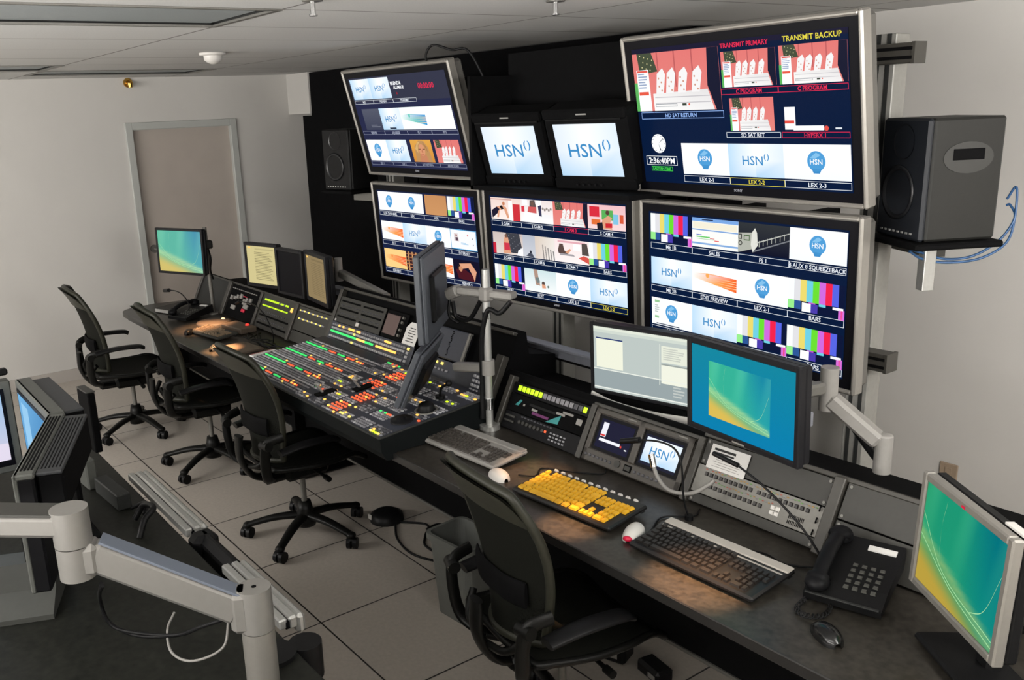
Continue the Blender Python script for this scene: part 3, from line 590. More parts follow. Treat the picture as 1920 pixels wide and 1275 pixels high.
# ------------------------------------------------------------------ speakers
def speaker(label, loc, yaw, body, front):
    t = thing('studio_speaker', label, 'speaker', loc, (0, 0, R(yaw)))
    W, H, D = .255, .39, .24
    MB().box((0, 0, H/2), (W, D, H), 0, .008).build('cabinet', body, t)
    MB().box((0, -D/2-.008, H/2), (W, .02, H), 0, .008).build('front_baffle', front, t)
    y = -D/2-.018
    MB().lathe([(.088, 0), (.09, .004), (.078, .006), (.07, -.004), (.035, -.022), (.03, -.012), (.0, -.006)], (-.012, y-.001, .150), (0, -1, 0), 32).build('woofer', M_cone, t)
    MB().lathe([(.058, .001), (.05, -.002), (.02, -.012), (.013, -.004), (.0, -.001)], (-.0, y-.001, .315), (0, -1, 0), 24).build('tweeter', M_cone, t)
    k = MB()
    for i in range(8): k.box((-.09+.024*i, y-.001, .022), (.01, .003, .006), 0)
    k.build('indicator_row', M_alu, t)
    if body is M_spk:
        p = MB(); n = 24
        p.prism([(.04*math.cos(2*math.pi*i/n)*2.1-.0, .05*math.sin(2*math.pi*i/n)+.265) for i in range(n)], W/2, W/2+.0025, 0, 0); p.box((W/2+.003, 0, .275), (.003, .105, .035), 1, .001)
        p.build('side_control_plate', [mat('plate_grey', (.028, .028, .026, 1), .5), M_black], t)
    return t
speaker('dark grey studio speaker on the right wall shelf beside the large displays', (-1.535, 3.12, 1.607), -30, M_spk, M_spkf)
speaker('black studio speaker in the dark left of the large displays', (-5.36, 3.06, 1.60), 12, M_plastic, M_plastic)
for x, y, z, yaw, lb in [(-1.535, 3.12, 1.605, -30, 'right'), (-5.36, 3.06, 1.598, 12, 'left')]:
    t = thing('speaker_shelf', 'black shelf bracket carrying the %s studio speaker' % lb, 'shelf', (x, y, z), (0, 0, R(yaw)), 'speaker shelves')
    MB().box((0, -.01, -.0125), (.30, .30, .022), 0, .006).build('shelf_plate', M_black, t)
    MB().box((-.12 if lb == 'right' else .12, .02, -.05), (.22, .06, .05)).build('bracket_arm', M_alud if lb == 'left' else M_post, t)
    if lb == 'left': MB().box((.08, .43, -.05), (.05, .78, .05)).build('wall_bracket', M_black, t)
    if lb == 'right': MB().box((0, -.02, -.10), (.04, .04, .17), 0, .002).build('support_stub', M_alu, t)
for k, (dx, lb) in enumerate([(0, 'blue cable looping under the right studio speaker, outer one'), (.02, 'blue cable looping under the right studio speaker, inner one')]):
    tag(MB().tube([(-1.40, 3.30, 1.72-dx), (-1.375+dx*-.6, 3.30, 1.76-dx*3), (-1.365, 3.29, 1.66), (-1.37-dx, 3.26, 1.58+dx*.5), (-1.42-dx, 3.2, 1.53+dx*.4), (-1.50, 3.14, 1.515+dx*.6), (-1.55, 3.08, 1.53+dx), (-1.57, 3.03, 1.56+dx*.4)], .0042).build('speaker_cable', M_blue), lb, 'cable', 'blue speaker cables')

# ------------------------------------------------------------------ the console
DT = .74
def worktop_poly(x0, x1, y0, y1, r, n=8):
    P = [(x1, y0), (x1, y1), (x0+.02, y1)]
    P += [(x0+.02, y1-.1), (x0-.02, y0+r+.12)]
    for i in range(n+1):
        a = math.pi+math.pi/2*i/n; P.append((x0+r+math.cos(a)*r, y0+r+math.sin(a)*r))
    return P
desk = thing('control_desk', 'long dark control room desk with sloping equipment rack along the display wall', 'desk', (0, 0, 0))
wp = worktop_poly(-6.82, -.25, 1.80, 2.345, .16)
MB().prism(wp, DT-.03, DT).build('worktop', M_desk, desk)
e = MB(); e.prism([(p[0], p[1]+.03) for p in wp], DT-.055, DT-.031); e.box((-3.4, 1.798, DT-.016), (6.3, .008, .034), 0, .003); e.build('edge_trim', M_deskedge, desk)
MB().box((-3.45, 2.2, .48), (6.2, .03, .41)).build('modesty_panel', M_black, desk)
MB().box((-3.45, 2.196, .278), (6.2, .036, .012)).build('lower_rail', M_alud, desk)
for x in (-6.5, -4.6, -2.75, -1.0): MB().box((x, 2.42, .36), (.05, .6, .70)).build('side_panel', M_black, desk)
def prof(top): # y,z profile of the rack housing
    k = (top-DT)*.5; return [(2.34, DT), (2.34+k, top), (2.365+k, top+.012), (2.385+k, top+.006), (2.40+k, .89 if top < 1 else 1.0), (2.74, .88 if top < 1 else .97), (2.74, .3), (2.60, .28), (2.60, DT-.05), (2.34, DT-.02)]
MB().prism([(y, z) for y, z in prof(.94)], -6.61, -4.57, 0).prism(prof(1.10), -4.57, -3.02, 0).prism(prof(.94), -3.02, -.60, 0).build('rack_housing', M_black, desk)
RA = math.atan(.5)
def slope(x, s=0, n=0):   # point on the sloping rack face
    return (x, 2.32+s*math.sin(RA)-n*math.cos(RA), DT+s*math.cos(RA)+n*math.sin(RA))
def bay_thing(name, label, cat, x, s=0, n=0, group=None): return thing(name, label, cat, slope(x, s, n), (-RA, 0, 0), group)
for x, w_, L in [(-6.59, .03, .24), (-6.07, .05, .24), (-5.535, .03, .24), (-5.015, .03, .24), (-4.56, .03, .40), (-3.05, .05, .30), (-2.935, .03, .23), (-2.425, .028, .222), (-1.905, .028, .232), (-1.395, .035, .245), (-.87, .03, .245)]:
    p = MB(); p.box((0, .0, L/2+.002), (w_, .036, L), 0, .003); p.build('rack_upright', M_post, desk, slope(x), (-RA, 0, 0))
for a, b, L in [(-6.60, -4.58, .242), (-4.57, -3.03, .41), (-2.44, -1.91, .226), (-1.91, -.86, .246)]:
    MB().box((0, .02, 0), (b-a, .05, .016), 0, .003).build('top_cap', M_post, desk, slope((a+b)/2, L), (-RA, 0, 0))
MB().box((-3.5, 2.80, .962), (3.5, .05, .055), 0, .004).box((-3.5, 2.772, .99), (3.5, .05, .012), 0, .002).box((-3.5, 2.772, .935), (3.5, .006, .008), 1).build('cable_rail', [mat('rail_blue_grey', (.26, .27, .31, 1), .4, .3), M_black], desk)
for x in (-5.1, -3.4, -2.1): MB().box((x, 2.79, .68), (.03, .03, .52)).build('rail_bracket', M_black, desk)

_KM = {}
def kmesh(w, d, h, m):
    k = (round(w, 4), round(d, 4), round(h, 4), m.name)
    if k not in _KM:
        b = MB(); a, c = w/2, d/2; t = min(w, d)*.14
        b.add([(-a, -c, 0), (a, -c, 0), (a, c, 0), (-a, c, 0), (-a+t, -c+t, h), (a-t, -c+t, h), (a-t, c-t, h), (-a+t, c-t, h)], [(0, 1, 5, 4), (1, 2, 6, 5), (2, 3, 7, 6), (3, 0, 4, 7), (4, 5, 6, 7)])
        me = bpy.data.meshes.new('key'); me.from_pydata(b.v, [], b.f); me.materials.append(m); me.update(); _KM[k] = me
    return _KM[k]
def put_keys(parent, name, items, cap=100, M=None):
    """items: (x, y, z, w, d, h, material); M turns a key's own up-axis onto the panel"""
    M = M or Matrix(); inv = parent.matrix_world
    for it in items[:cap]:
        o = bpy.data.objects.new(name, kmesh(*it[3:7])); COL.objects.link(o); o.parent = parent
        o.matrix_local = M @ Matrix.Translation(it[:3])
    rest = items[cap:]
    if rest:
        b = MB(M); ms = []
        for x, y, z, w_, d, h, m in rest:
            if m not in ms: ms.append(m)
            a, c = w_/2, d/2; t = min(w_, d)*.14
            b.add([(x+p, y+q, z+r) for p, q, r in [(-a, -c, 0), (a, -c, 0), (a, c, 0), (-a, c, 0), (-a+t, -c+t, h), (a-t, -c+t, h), (a-t, c-t, h), (-a+t, c-t, h)]], [(0, 1, 5, 4), (1, 2, 6, 5), (2, 3, 7, 6), (3, 0, 4, 7), (4, 5, 6, 7)], ms.index(m))
        tag(b.build(name, ms, parent), kind='stuff')
UPR = Matrix.Rotation(R(90), 4, 'X')   # keys on a face that looks to -Y: local x right, y up the face

# blank panels -------------------------------------------------------
def screws(m, w_, h, y, mi=1, rows=(.02,)):
    for sx in (-1, 1):
        for r in rows: m.cyl((sx*(w_/2-.012), y, r), (sx*(w_/2-.012), y-.003, r), .005, n=8, m=mi)
def blank(x, w_, s0, h, label, n=.004, matl=None):
    t = bay_thing('blank_panel', label, 'panel', x, s0, n, 'blank rack panels')
    MB().box((0, 0, h/2), (w_, .004, h-.003), 0, .001).build('panel_plate', matl or M_rack, t)
    for sx in (-1, 1):
        for r in (.012, h-.012): MB().cyl((sx*(w_/2-.012), -.002, r), (sx*(w_/2-.012), -.005, r), .005, n=8).build('screw', M_alud, t)
blank(-6.335, .47, .008, .232, 'plain dark blank rack panel at the far left end of the desk rack', matl=M_dkgrey)
blank(-1.13, .48, .008, .115, 'lower grey blank rack panel behind the black telephone')
blank(-1.13, .48, .125, .115, 'upper grey blank rack panel behind the black telephone')
blank(-1.65, .475, .010, .036, 'narrow grey blank panel below the button panel with the white squares')
blank(-1.65, .475, .145, .092, 'grey blank rack panel with a sheet of paper taped on it')
blank(-4.78, .43, .008, .07, 'grey blank panel below the two rows of tiny yellow lights')

# far left device bay ------------------------------------------------
t = bay_thing('equipment_panel', 'black equipment panel cluttered with grey and pink labels right of the far blank panel', 'panel', -5.80, .008, .004)
MB().box((0, 0, .115), (.47, .006, .228), 0, .001).build('panel_plate', M_black, t)
rr = random.Random(3)
def each(name, boxes, m, par):
    for b_ in boxes: MB().box(b_[0], b_[1], 0, .001).build(name, m if len(b_) < 3 else b_[2], par)
each('label', [((-.17+.05*i+rr.uniform(-.01, .01), -.008, .13+rr.uniform(-.03, .03)), (.03, .012, rr.uniform(.02, .05))) for i in range(7)]+[((-.2+.035*i, -.006, .20), (.02, .006, .007)) for i in range(12)]+[((-.11, -.006, .07), (.07, .006, .03)), ((.09, -.01, .10), (.07, .01, .03))], M_lgrey, t)
MB().box((.07, -.01, .07), (.05, .01, .022), 0, .002).box((.03, -.007, .165), (.05, .006, .006)).build('red_label', M_red, t)

# comms panels with lit rows -----------------------------------------
t = bay_thing('communications_panel', 'grey communications panel with two rows of lime lit keys below the left monitors', 'panel', -5.275, .008, .004)
MB().box((0, 0, .115), (.48, .006, .228), 0, .001).build('panel_plate', M_rack, t)
it = [(-.19+.0235*i, .195-.0*i, .004, .016, .013, .005, B_LGN if i < 7 or i % 3 else B_GRY) for i in range(15)] + [(-.20+.0235*i, .155, .004, .013, .010, .005, B_LGN if i % 4 else B_YG) for i in range(16)]
it += [(-.20+.026*i, .115, .004, .016, .008, .004, B_DRK) for i in range(15)]+[(-.20+.026*i, .060, .004, .016, .008, .004, B_DRK) for i in range(15)]
put_keys(t, 'key', it, 100, UPR)
s_ = MB(); s_.box((.0, -.005, .09), (.42, .004, .012)).box((.0, -.005, .035), (.42, .004, .012)); s_.build('slots', M_black, t)
put_keys(t, 'call_light', [(.205, .18, .004, .02, .03, .008, B_ORG)], 9, UPR)
t = bay_thing('router_key_panel', 'grey key panel with two thin rows of tiny yellow lights left of the switcher', 'panel', -4.78, .082, .004)
MB().box((0, 0, .075), (.43, .006, .15), 0, .001).build('panel_plate', M_rack, t)
put_keys(t, 'key', [(-.185+.0185*i, .125, .004, .011, .009, .004, B_WHT if i % 3 else B_YEL) for i in range(20)]+[(-.17+.0185*i, .075, .004, .011, .009, .004, B_YEL if i % 3 == 0 else B_WHT) for i in range(18)], 100, UPR)

# switcher ------------------------------------------------------------
SX0, SX1, SY0, SY1 = -4.49, -2.96, 1.735, 2.31
SA = math.atan(.09)
sw = thing('video_switcher', 'large video switcher console with hundreds of lit green, red and orange buttons', 'video switcher', ((SX0+SX1)/2, SY0, .815), (SA, 0, 0))
W, D = SX1-SX0, (SY1-SY0)/math.cos(SA)
b = MB(); b.prism([(0, 0), (D, 0), (D, -.125), (.068, -.078), (.056, -.105), (.02, -.10), (0, -.06)], -W/2, W/2, 0, 0); b.build('body', M_swb, sw)
MB().box((0, D/2, .0015), (W-.006, D-.006, .006), 0, .002).build('control_surface', M_sw, sw)
MB().box((0, .002, .002), (W, .012, .010), 0, .004).box((W/2-.004, D/2, .002), (.012, D, .010), 0, .004).build('rim', M_dkgrey, sw)
rr = random.Random(11); items = []
def row(y, n, x0, p, w_, d, f, z=.004, h=.005):
    for i in range(n): items.append((x0+p*i, y, z, w_, d, h, f(i)))
def lit(i):
    if i < 13: return B_GRN
    if 14 <= i < 18: return B_RED
    if 19 <= i < 23: return B_GRN
    if 24 <= i < 28: return B_RED
    if 29 <= i < 33: return B_ORG if i % 2 else B_RED
    return B_DRK
X0 = -W/2+.03; ybank = [.075, .20, .325, .45]
for bi, yb in enumerate(ybank):
    n = 37
    row(yb, n, X0, .0192, .0155, .010, lit)
    a, c = rr.randrange(8, 14), rr.randrange(20, 33)
    row(yb+.021, n, X0, .0192, .0155, .010, lambda i: B_ORG if i in (a, c) else B_GRY)
    row(yb-.021, n, X0, .0192, .0155, .010, lambda i: B_YEL if i == c-2 else B_WHT if i % 7 < 5 else B_GRY)
    row(yb-.042, n, X0, .0192, .0155, .010, lambda i: B_GRY)
    if bi < 3: row(yb+.064, n, X0, .0192, .0155, .010, lambda i: B_GRY if i % 9 else B_WHT)
    row(yb+.045, n, X0, .0192, .0155, .010, lambda i: B_WHT)
    # keypads right of each bank
    kx = X0+.80-.0*bi
    for q in range(4):
        for p in range(4): items.append((kx+.06+.026*p+(.13 if bi in (0, 1) else .03), yb+.035-.022*q, .004, .014, .010, .006, B_RED if rr.random() < .85 else B_ORG))
PALS = [(B_GRY, B_GRY, B_WHT), (B_WHT, B_WHT, B_GRY), (B_GRY, B_WHT), (B_GRY, B_DRK)]; HOT = [(B_RED, B_RED, B_ORG), (B_YG, B_GRN, B_ORG), (B_YEL, B_YG), (B_GRN, B_RED)]
for bx in range(6):
    for by in range(6):
        cx, cy = -.02+.132*bx, .022+.094*by; pal = PALS[(bx*3+by*2) % 4]; hot = HOT[(bx*2+by*3) % 4]; hr = rr.randrange(-2, 4)
        nx, ny = (6, 4) if (bx+by) % 3 else (5, 3)
        for i in range(nx):
            for j in range(ny):
                m_ = hot[rr.randrange(len(hot))] if j == hr and rr.random() < .55 else (pal[rr.randrange(len(pal))] if rr.random() > .04 else B_ORG)
                items.append((cx+.0195*i, cy+.0165*j, .004, .014, .0105, .005, m_))
# no two keys on top of each other
ok = []; seen = []
for it in items:
    if it[0] > W/2-.02 or it[1] > D-.02 or it[1] < .012: continue
    if any(abs(it[0]-a) < .0125 and abs(it[1]-c) < .0095 for a, c in seen): continue
    if abs(it[0]-.665) < .045 and abs(it[1]-.30) < .045 or abs(it[0]-.675) < .05 and abs(it[1]-.165) < .05: continue
    seen.append((it[0], it[1])); ok.append(it)
ok.sort(key=lambda q: -(q[0]*.82-q[1]*.57))
put_keys(sw, 'button', ok, 100)
k = MB(); k.lathe([(.0, .034), (.026, .034), (.034, .026), (.036, .0)], (.665, .30, .004)); k.build('control_knob', M_plastic, sw)
MB().lathe([(.052, .0), (.052, .004), (.042, .005), (.04, .002)], (.665, .30, .004)).build('knob_ring', M_alud, sw)
k = MB(); k.lathe([(.0, .018), (.02, .018), (.022, .010), (.046, .010), (.05, .0)], (.675, .165, .004)); k.build('jog_wheel', M_blk2, sw)
for x, y in [(.10, .115), (.19, .265)]:
    k = MB(); k.box((x, y, .008), (.05, .10, .010), 1, .002); k.tube([(x-.012, y-.01, .01), (x-.014, y-.03, .045), (x-.014, y-.036, .06)], lambda t: (.010, .006), flat=(1, 0, 0)); k.box((x, y-.036, .06), (.04, .014, .012), 0, .004); k.build('fader_bar', [M_alu, M_black], sw)
j = MB(); j.cyl((.60, .42, .004), (.60, .42, .02), .022); j.tube([(.60, .42, .02), (.62, .42, .06), (.66, .43, .085)], .006); j.ell((.665, .43, .088), (.014, .014, .014)); j.build('joystick', M_plastic, sw)

# riser with lit rows behind the switcher
t = bay_thing('upper_button_panel', 'sloping button panel with green and orange rows standing behind the switcher', 'panel', -4.12, .075, .012)
t['label'] = 'sloping button panel with green and orange rows standing behind the switcher'
MB().box((0, 0, .068), (.85, .008, .135), 0, .002).build('panel_plate', M_sw, t)
it = []
for j, (y, f) in enumerate([(.118, lambda i: B_ORG if i in (3, 5, 8, 9, 10, 12, 13, 25, 26, 27) else B_GRY), (.098, lambda i: B_YEL if i == 11 else B_WHT), (.078, lambda i: B_GRN if i < 13 or 17 <= i < 21 else (B_ORG if 13 <= i < 31 and i != 21 else B_DRK)), (.050, lambda i: B_YEL if i == 11 else B_WHT), (.028, lambda i: B_YEL if i == 28 else B_WHT)]):
    for i in range(34): it.append((-.395+.0225*i, y, .005, .0185, .0125, .005, f(i)))
for i in range(5): it.append((.385, .118-.022*i, .005, .018, .014, .006, B_YEL if i == 0 else B_WHT))
put_keys(t, 'button', it[::-1], 100, UPR)
t = bay_thing('slotted_key_panel', 'dark grey panel with long slots above the button panel behind the switcher', 'panel', -4.30, .212, .006)
MB().box((0, 0, .075), (.49, .006, .15), 0, .001).build('panel_plate', M_rack, t)
m = MB()
for x in (-.12, .12):
    for z in (.035, .08, .125): m.box((x, -.004, z), (.205, .004, .010))
m.build('slots', M_black, t)
put_keys(t, 'key', [(-.215+.0125*i+(.02 if i >= 17 else 0), z, .004, .008, .006, .003, B_DRK) for z in (.055, .10) for i in range(34)], 68, UPR)
MB().box((.02, -.008, .018), (.03, .008, .022), 0, .002).box((-.225, -.006, .01), (.014, .006, .012), 0, .002).build('white_switch', M_white, t)
t = bay_thing('rack_display', 'small dark brown display panel with knobs right of the slotted panel', 'panel', -3.935, .212, .006)
MB().box((0, 0, .075), (.205, .008, .15), 0, .002).build('panel_plate', M_black, t)
MB().box((-.028, -.006, .075), (.125, .006, .11), 0, .002).build('display_window', mat('brown_display', (.11, .07, .065, 1), .25), t)
m = MB()
for z in (.03, .06, .1, .125): m.cyl((.07, -.004, z), (.07, -.016, z), .008, n=12)
m.build('knobs', M_alud, t)
t = bay_thing('note_sheet', 'white note sheet propped on the rack just left of the upright monitors', 'paper', -3.765, .20, .008)
MB().prism([(-.06, 0), (.055, .0), (.06, .13), (-.03, .13), (-.06, .10)], -.001, .001, 1).build('sheet', M_paper, t)
m = MB()
for i in range(6): m.box((.0, -.0014, .03+.014*i), (.07-.01*(i % 3), .0004, .004))
m.build('writing', M_ink, t)
# right hand module on the turret
t = bay_thing('vent_panel', 'slate grey panel with a dark wavy slit to the right of the upright monitors', 'panel', -3.42, .205, .012)
MB().box((0, 0, .075), (.27, .02, .15), 0, .006).build('panel_plate', M_sw, t)
m = MB()
for i in range(14): m.box((.0+.004*math.sin(i*1.7), -.011, .02+.009*i), (.006, .003, .006))
m.build('slit', M_black, t); MB().box((.128, -.006, .075), (.014, .022, .15), 0, .002).build('side_rim', M_alud, t)
t = bay_thing('keypad_panel', 'slate panel with yellow lights and a white keypad under the wavy slit panel', 'panel', -3.32, .075, .012)
MB().box((0, 0, .062), (.50, .01, .125), 0, .003).build('panel_plate', M_sw, t)
put_keys(t, 'key', [(-.20+.045*i, .105, .006, .016, .014, .006, B_YEL) for i in range(3)]+[(-.18+.03*i, .075, .006, .02, .012, .005, B_GRY) for i in range(5)]+[(.15+.022*i, .10-.022*j, .006, .016, .014, .005, B_WHT) for i in range(3) for j in range(4)], 60, UPR)

# black device bay ----------------------------------------------------
t = bay_thing('tally_key_panel', 'black key strip with square lime lit keys at the top of the black rack bay', 'panel', -2.675, .165, .004)
MB().box((0, 0, .022), (.47, .010, .046), 0, .002).build('panel_plate', M_blk2, t)
it = [(-.19+.0265*i, .024, .006, .020, .024, .005, B_LGN if i < 6 or i == 15 else B_GRY if i < 13 else B_DRK) for i in range(16)]
put_keys(t, 'key', it, 40, UPR)
t = bay_thing('tape_deck', 'black deck with teal and violet labels in the middle of the black rack bay', 'deck', -2.675, .085, .004)
MB().box((0, .0, .039), (.47, .012, .077), 0, .002).build('front_plate', M_black, t)
tl = mat('teal_label', (.03, .25, .25, 1), .5); vl = mat('violet_label', (.12, .015, .10, 1), .5)
for q_ in ([(.02, .005), (.09, .012), (.095, .05), (.06, .03)], [(-.185, .03), (-.165, .03), (-.15, .055), (-.16, .058)]): MB().prism(q_, -.009, -.007, 1, 0).build('label', tl, t)
each('label', [((-.02, -.007, .05), (.16, .004, .012), M_plastic), ((-.02, -.008, .02), (.10, .004, .012), vl), ((-.13, -.009, .04), (.01, .004, .01)), ((.13, -.009, .066), (.06, .004, .010)), ((.09, -.009, .055), (.05, .004, .010)), ((.20, -.009, .05), (.03, .004, .025)), ((-.06, -.009, .034), (.035, .004, .010))], M_lgrey, t)
t = bay_thing('intercom_station', 'black intercom station with small knobs at the bottom of the black rack bay', 'panel', -2.675, .006, .004)
MB().box((0, 0, .039), (.47, .010, .077), 0, .002).build('front_plate', M_blk2, t)
m = MB()
for i in range(7): m.cyl((-.12+.024*i, -.005, .045), (-.12+.024*i, -.016, .045), .008, n=10)
for i in range(2): m.box((-.19, -.008, .035+.022*i), (.06, .008, .010), 0, .002)
m.build('knobs', M_rack, t)
put_keys(t, 'key', [(.07+.02*i, .02+.014*j, .005, .011, .007, .004, B_WHT if (i+j) % 2 else B_GRY) for i in range(5) for j in range(3)]+[(.035, .045, .005, .01, .01, .004, B_RED)]+[(-.12+.02*i, .068, .005, .012, .006, .003, B_DRK) for i in range(10)], 60, UPR)

# dual monitor unit ---------------------------------------------------
t = bay_thing('dual_monitor_unit', 'grey rack unit with two small screens, the right one showing HSN', 'monitor', -2.165, .006, .008)
m = MB(); Wd, Hd = .475, .212
m.box((0, .008, Hd/2), (Wd, .016, Hd), 0, .003)
for a, b in [((-Wd/2+.012, -.006, Hd/2), (.024, .016, Hd)), ((Wd/2-.012, -.006, Hd/2), (.024, .016, Hd)), ((0, -.006, Hd/2+.025), (.03, .016, Hd-.05)), ((0, -.006, Hd-.011), (Wd, .016, .022)), ((0, -.006, .026), (Wd, .016, .052))]: m.box(a, b, 0, .004)
m.build('housing', mat('unit_grey', (.055, .048, .040, 1), .45, noise=.05, scale=60), t)
for k, x in enumerate((-.113, .113)):
    MB().box((x, -.001, .120), (.196, .006, .136)).build('screen_surround', M_bezel, t)
    c = Canvas(.168, .112)
    if k == 0: c.q(0, 0, 1, 1, (26, 26, 50), 0); c.q(.08, .1, .24, .6, (235, 235, 245), 1); c.q(.08, .52, .22, .58, (215, 60, 60), 2); c.q(.08, .66, .72, .76, (240, 240, 248), 1); c.disc(.76, .74, .04, (230, 70, 60), 2); c.q(.88, .78, .95, .82, WH, 2)
    else: c.q(0, 0, 1, 1, (24, 26, 46), 0); hsn(c, .04, .08, 1, .9, 1.25, True)
    s_ = c.build('screen', t, -.0045); s_.location = (x-.002, -.0045, .120)
put_keys(t, 'key', [(x0+.021*i, .026, .014, .012, .010, .004, B_DRK) for x0 in (-.215, .035) for i in range(7)], 40, UPR)
m = MB(); m.cyl((-.052, -.013, .03), (-.052, -.018, .03), .014, n=16); m.box((.0, -.015, .028), (.036, .004, .026), 1, .001); m.box((.0, -.0175, .028), (.026, .002, .016), 0); m.build('dial_and_button', [M_rack, M_black], t)
MB().box((-.05, -.0145, Hd-.008), (.04, .002, .005)).box((.19, -.0145, Hd-.008), (.04, .002, .005)).build('maker_strip', M_alud, t)

# button routing panel ------------------------------------------------
t = bay_thing('routing_panel', 'silver grey routing panel with two rows of black square buttons', 'panel', -1.65, .047, .006)
MB().box((0, 0, .048), (.475, .008, .096), 0, .001).build('front_plate', M_alud, t)
it = [(-.195+.0195*i+(.012 if i >= 10 else 0), .070, .005, .0135, .0135, .004, M_keyblk) for i in range(20)]+[(-.165+.0195*i, .032, .005, .0135, .0135, .004, M_keyblk) for i in range(11)]
put_keys(t, 'button', it, 60, UPR)
put_keys(t, 'white_button', [(.075+.017*i, .024+.017*j, .005, .015, .015, .005, M_white) for i in range(2) for j in range(2)], 9, UPR)
m = MB()
for i in range(10): m.box((.135+.0055*i, -.0045, .034), (.002, .002, .014), 0); m.box((.135+.0055*i, -.0045, .016), (.002, .002, .012), 0)
m.build('vent_slots', M_black, t)
rr = random.Random(4); LM_ = [mat('lbl_red', (.32, .09, .06, 1), .6), mat('lbl_green', (.10, .22, .06, 1), .6), mat('lbl_amber', (.30, .18, .05, 1), .6), mat('lbl_grey', (.2, .2, .2, 1), .6)]
each('key_label', [((-.20+.0125*i, -.0047, .086+rr.uniform(-.002, .003)), (.008, .001, .004), LM_[rr.randrange(4)]) for i in range(34)]+[((-.15+.0115*i, -.0047, .051+rr.uniform(-.002, .002)), (.007, .001, .004), LM_[rr.randrange(4)]) for i in range(20)], M_lgrey, t)
m = MB(); m.lathe([(.0, -.006), (.016, -.006), (.018, .0)], (-.212, -.004, .038), (0, -1, 0)); m.build('connector', M_chrome, t)
m = MB()
for z in (.012, .05, .088): m.tube([(.222, -.004, z-.008), (.226, -.012, z), (.222, -.004, z+.008)], .0025, n=6)
m.build('panel_screws', M_black, t)
t = bay_thing('paper_sheet', 'white sheet with two blacked out lines taped above the routing panel', 'paper', -1.783, .138, .011)
MB().box((0, 0, .043), (.152, .0012, .084)).build('sheet', M_paper, t)
m = MB(); m.box((-.02, -.001, .070), (.085, .0006, .008)).box((-.022, -.001, .058), (.082, .0006, .006)).build('black_bars', M_ink, t)
m = MB()
for i in range(5): m.box((.0, -.0009, .044-.008*i), (.11-.02*(i % 2), .0003, .0015))
m.build('faint_writing', M_alud, t)

# gooseneck lamps / microphones --------------------------------------
def goose(name, label, cat, pts, head0, head1, r=.0035, hr=.011, base=None):
    t = thing(name, label, cat, pts[0]); o = Vector(pts[0]); q = [Vector(p)-o for p in pts]
    MB().tube(q, r, seg=8).build('gooseneck', M_plastic, t)
    MB().cyl(Vector(head0)-o, Vector(head1)-o, hr, hr*.9).build('head', M_plastic, t)
    MB().cyl((0, 0, -.004), (0, 0, .012), .014).build('base', M_plastic, t)
    return t
goose('gooseneck_microphone', 'black gooseneck microphone arching in front of the two small rack screens', 'microphone', [(-1.80, 2.22, .744), (-1.812, 2.205, .82), (-1.82, 2.2, .93), (-1.85, 2.2, .98), (-1.91, 2.19, .992), (-1.99, 2.18, .978)], (-1.985, 2.18, .979), (-2.06, 2.17, .955))
goose('gooseneck_microphone', 'long thin black gooseneck microphone reaching over the taped white sheet', 'microphone', [(-1.335, 2.255, .744), (-1.35, 2.25, .79), (-1.416, 2.235, .87), (-1.53, 2.23, .945), (-1.63, 2.23, .985)], (-1.625, 2.23, .984), (-1.72, 2.23, .996), .0035, .008)
goose('gooseneck_microphone', 'small black gooseneck microphone at the far left end of the desk', 'microphone', [(-6.12, 2.08, .744), (-6.10, 2.1, .84), (-6.2, 2.1, .895), (-6.34, 2.1, .905), (-6.50, 2.1, .89)], (-6.49, 2.1, .89), (-6.60, 2.1, .872), .004, .014)
goose('gooseneck_microphone', 'thin black gooseneck microphone curving over the lime lit key panel', 'microphone', [(-4.96, 2.2, .744), (-4.93, 2.19, .83), (-5.0, 2.18, .93), (-5.15, 2.18, .97), (-5.40, 2.19, .955)], (-5.39, 2.19, .955), (-5.46, 2.19, .93), .004, .009)
t = thing('adapter_cable', 'thick grey cable with a silver connector crossing in front of the small HSN screen', 'cable', (-1.98, 2.24, .9))
MB().tube([(.0, 0, 0), (.012, -.005, -.03), (.04, -.01, -.065), (.09, -.01, -.09), (.16, .01, -.082), (.20, .045, -.05), (.215, .06, -.03)], .007).build('cable', M_lgrey, t)
MB().cyl((-.006, 0, .012), (.01, -.004, -.03), .011).build('connector', M_chrome, t)

# ------------------------------------------------------------------ desktop monitors
def monitor(label, W, H, content, pos, yaw, tilt, frame, b=.016, depth=.045, bump=True, group=None, parts=(), name='monitor'):
    t = thing(name, label, 'monitor', pos, (R(tilt), 0, R(yaw)), group)
    MB().box((0, depth/2+.012, 0), (W-.006, depth-.016, H-.006), 0, .008).build('back_cover', frame if frame is not M_silver else M_plastic, t)
    if bump: MB().box((0, depth+.01, -.01), (W*.6, .03, H*.55), 0, .01).build('rear_housing', M_plastic, t)
    f = MB()
    for s_ in (-1, 1): f.box((s_*(W/2-b/2), .008, 0), (b, .026, H), 0, .004); f.box((0, .008, s_*(H/2-b/2)), (W-2*b+.004, .026, b), 0, .004)
    f.build('bezel', frame, t)
    MB().box((0, .010, 0), (W-2*b+.004, .014, H-2*b+.004)).build('panel', M_bezel, t)
    if content: c = Canvas(W-2*b, H-2*b); content(c); c.build('screen', t, .002)
    return t
def s_plain(c): wallpaper(c, tone=lambda k: (k[0]*.7+55, k[1]*.85+30, k[2]*.8+40))
def s_deep(c): wallpaper(c, tone=lambda k: (max(0, k[0]*.95-22), k[1]*.86-4, k[2]*.78-4))
def s_teal(c):
    c.vg(0, 0, 1, 1, (20, 132, 156), (8, 124, 172), 0); wallpaper(c, .18, .16, .78, .84); c.text('Bw', .965, .03, .01, (200, 220, 220), 3) if False else None
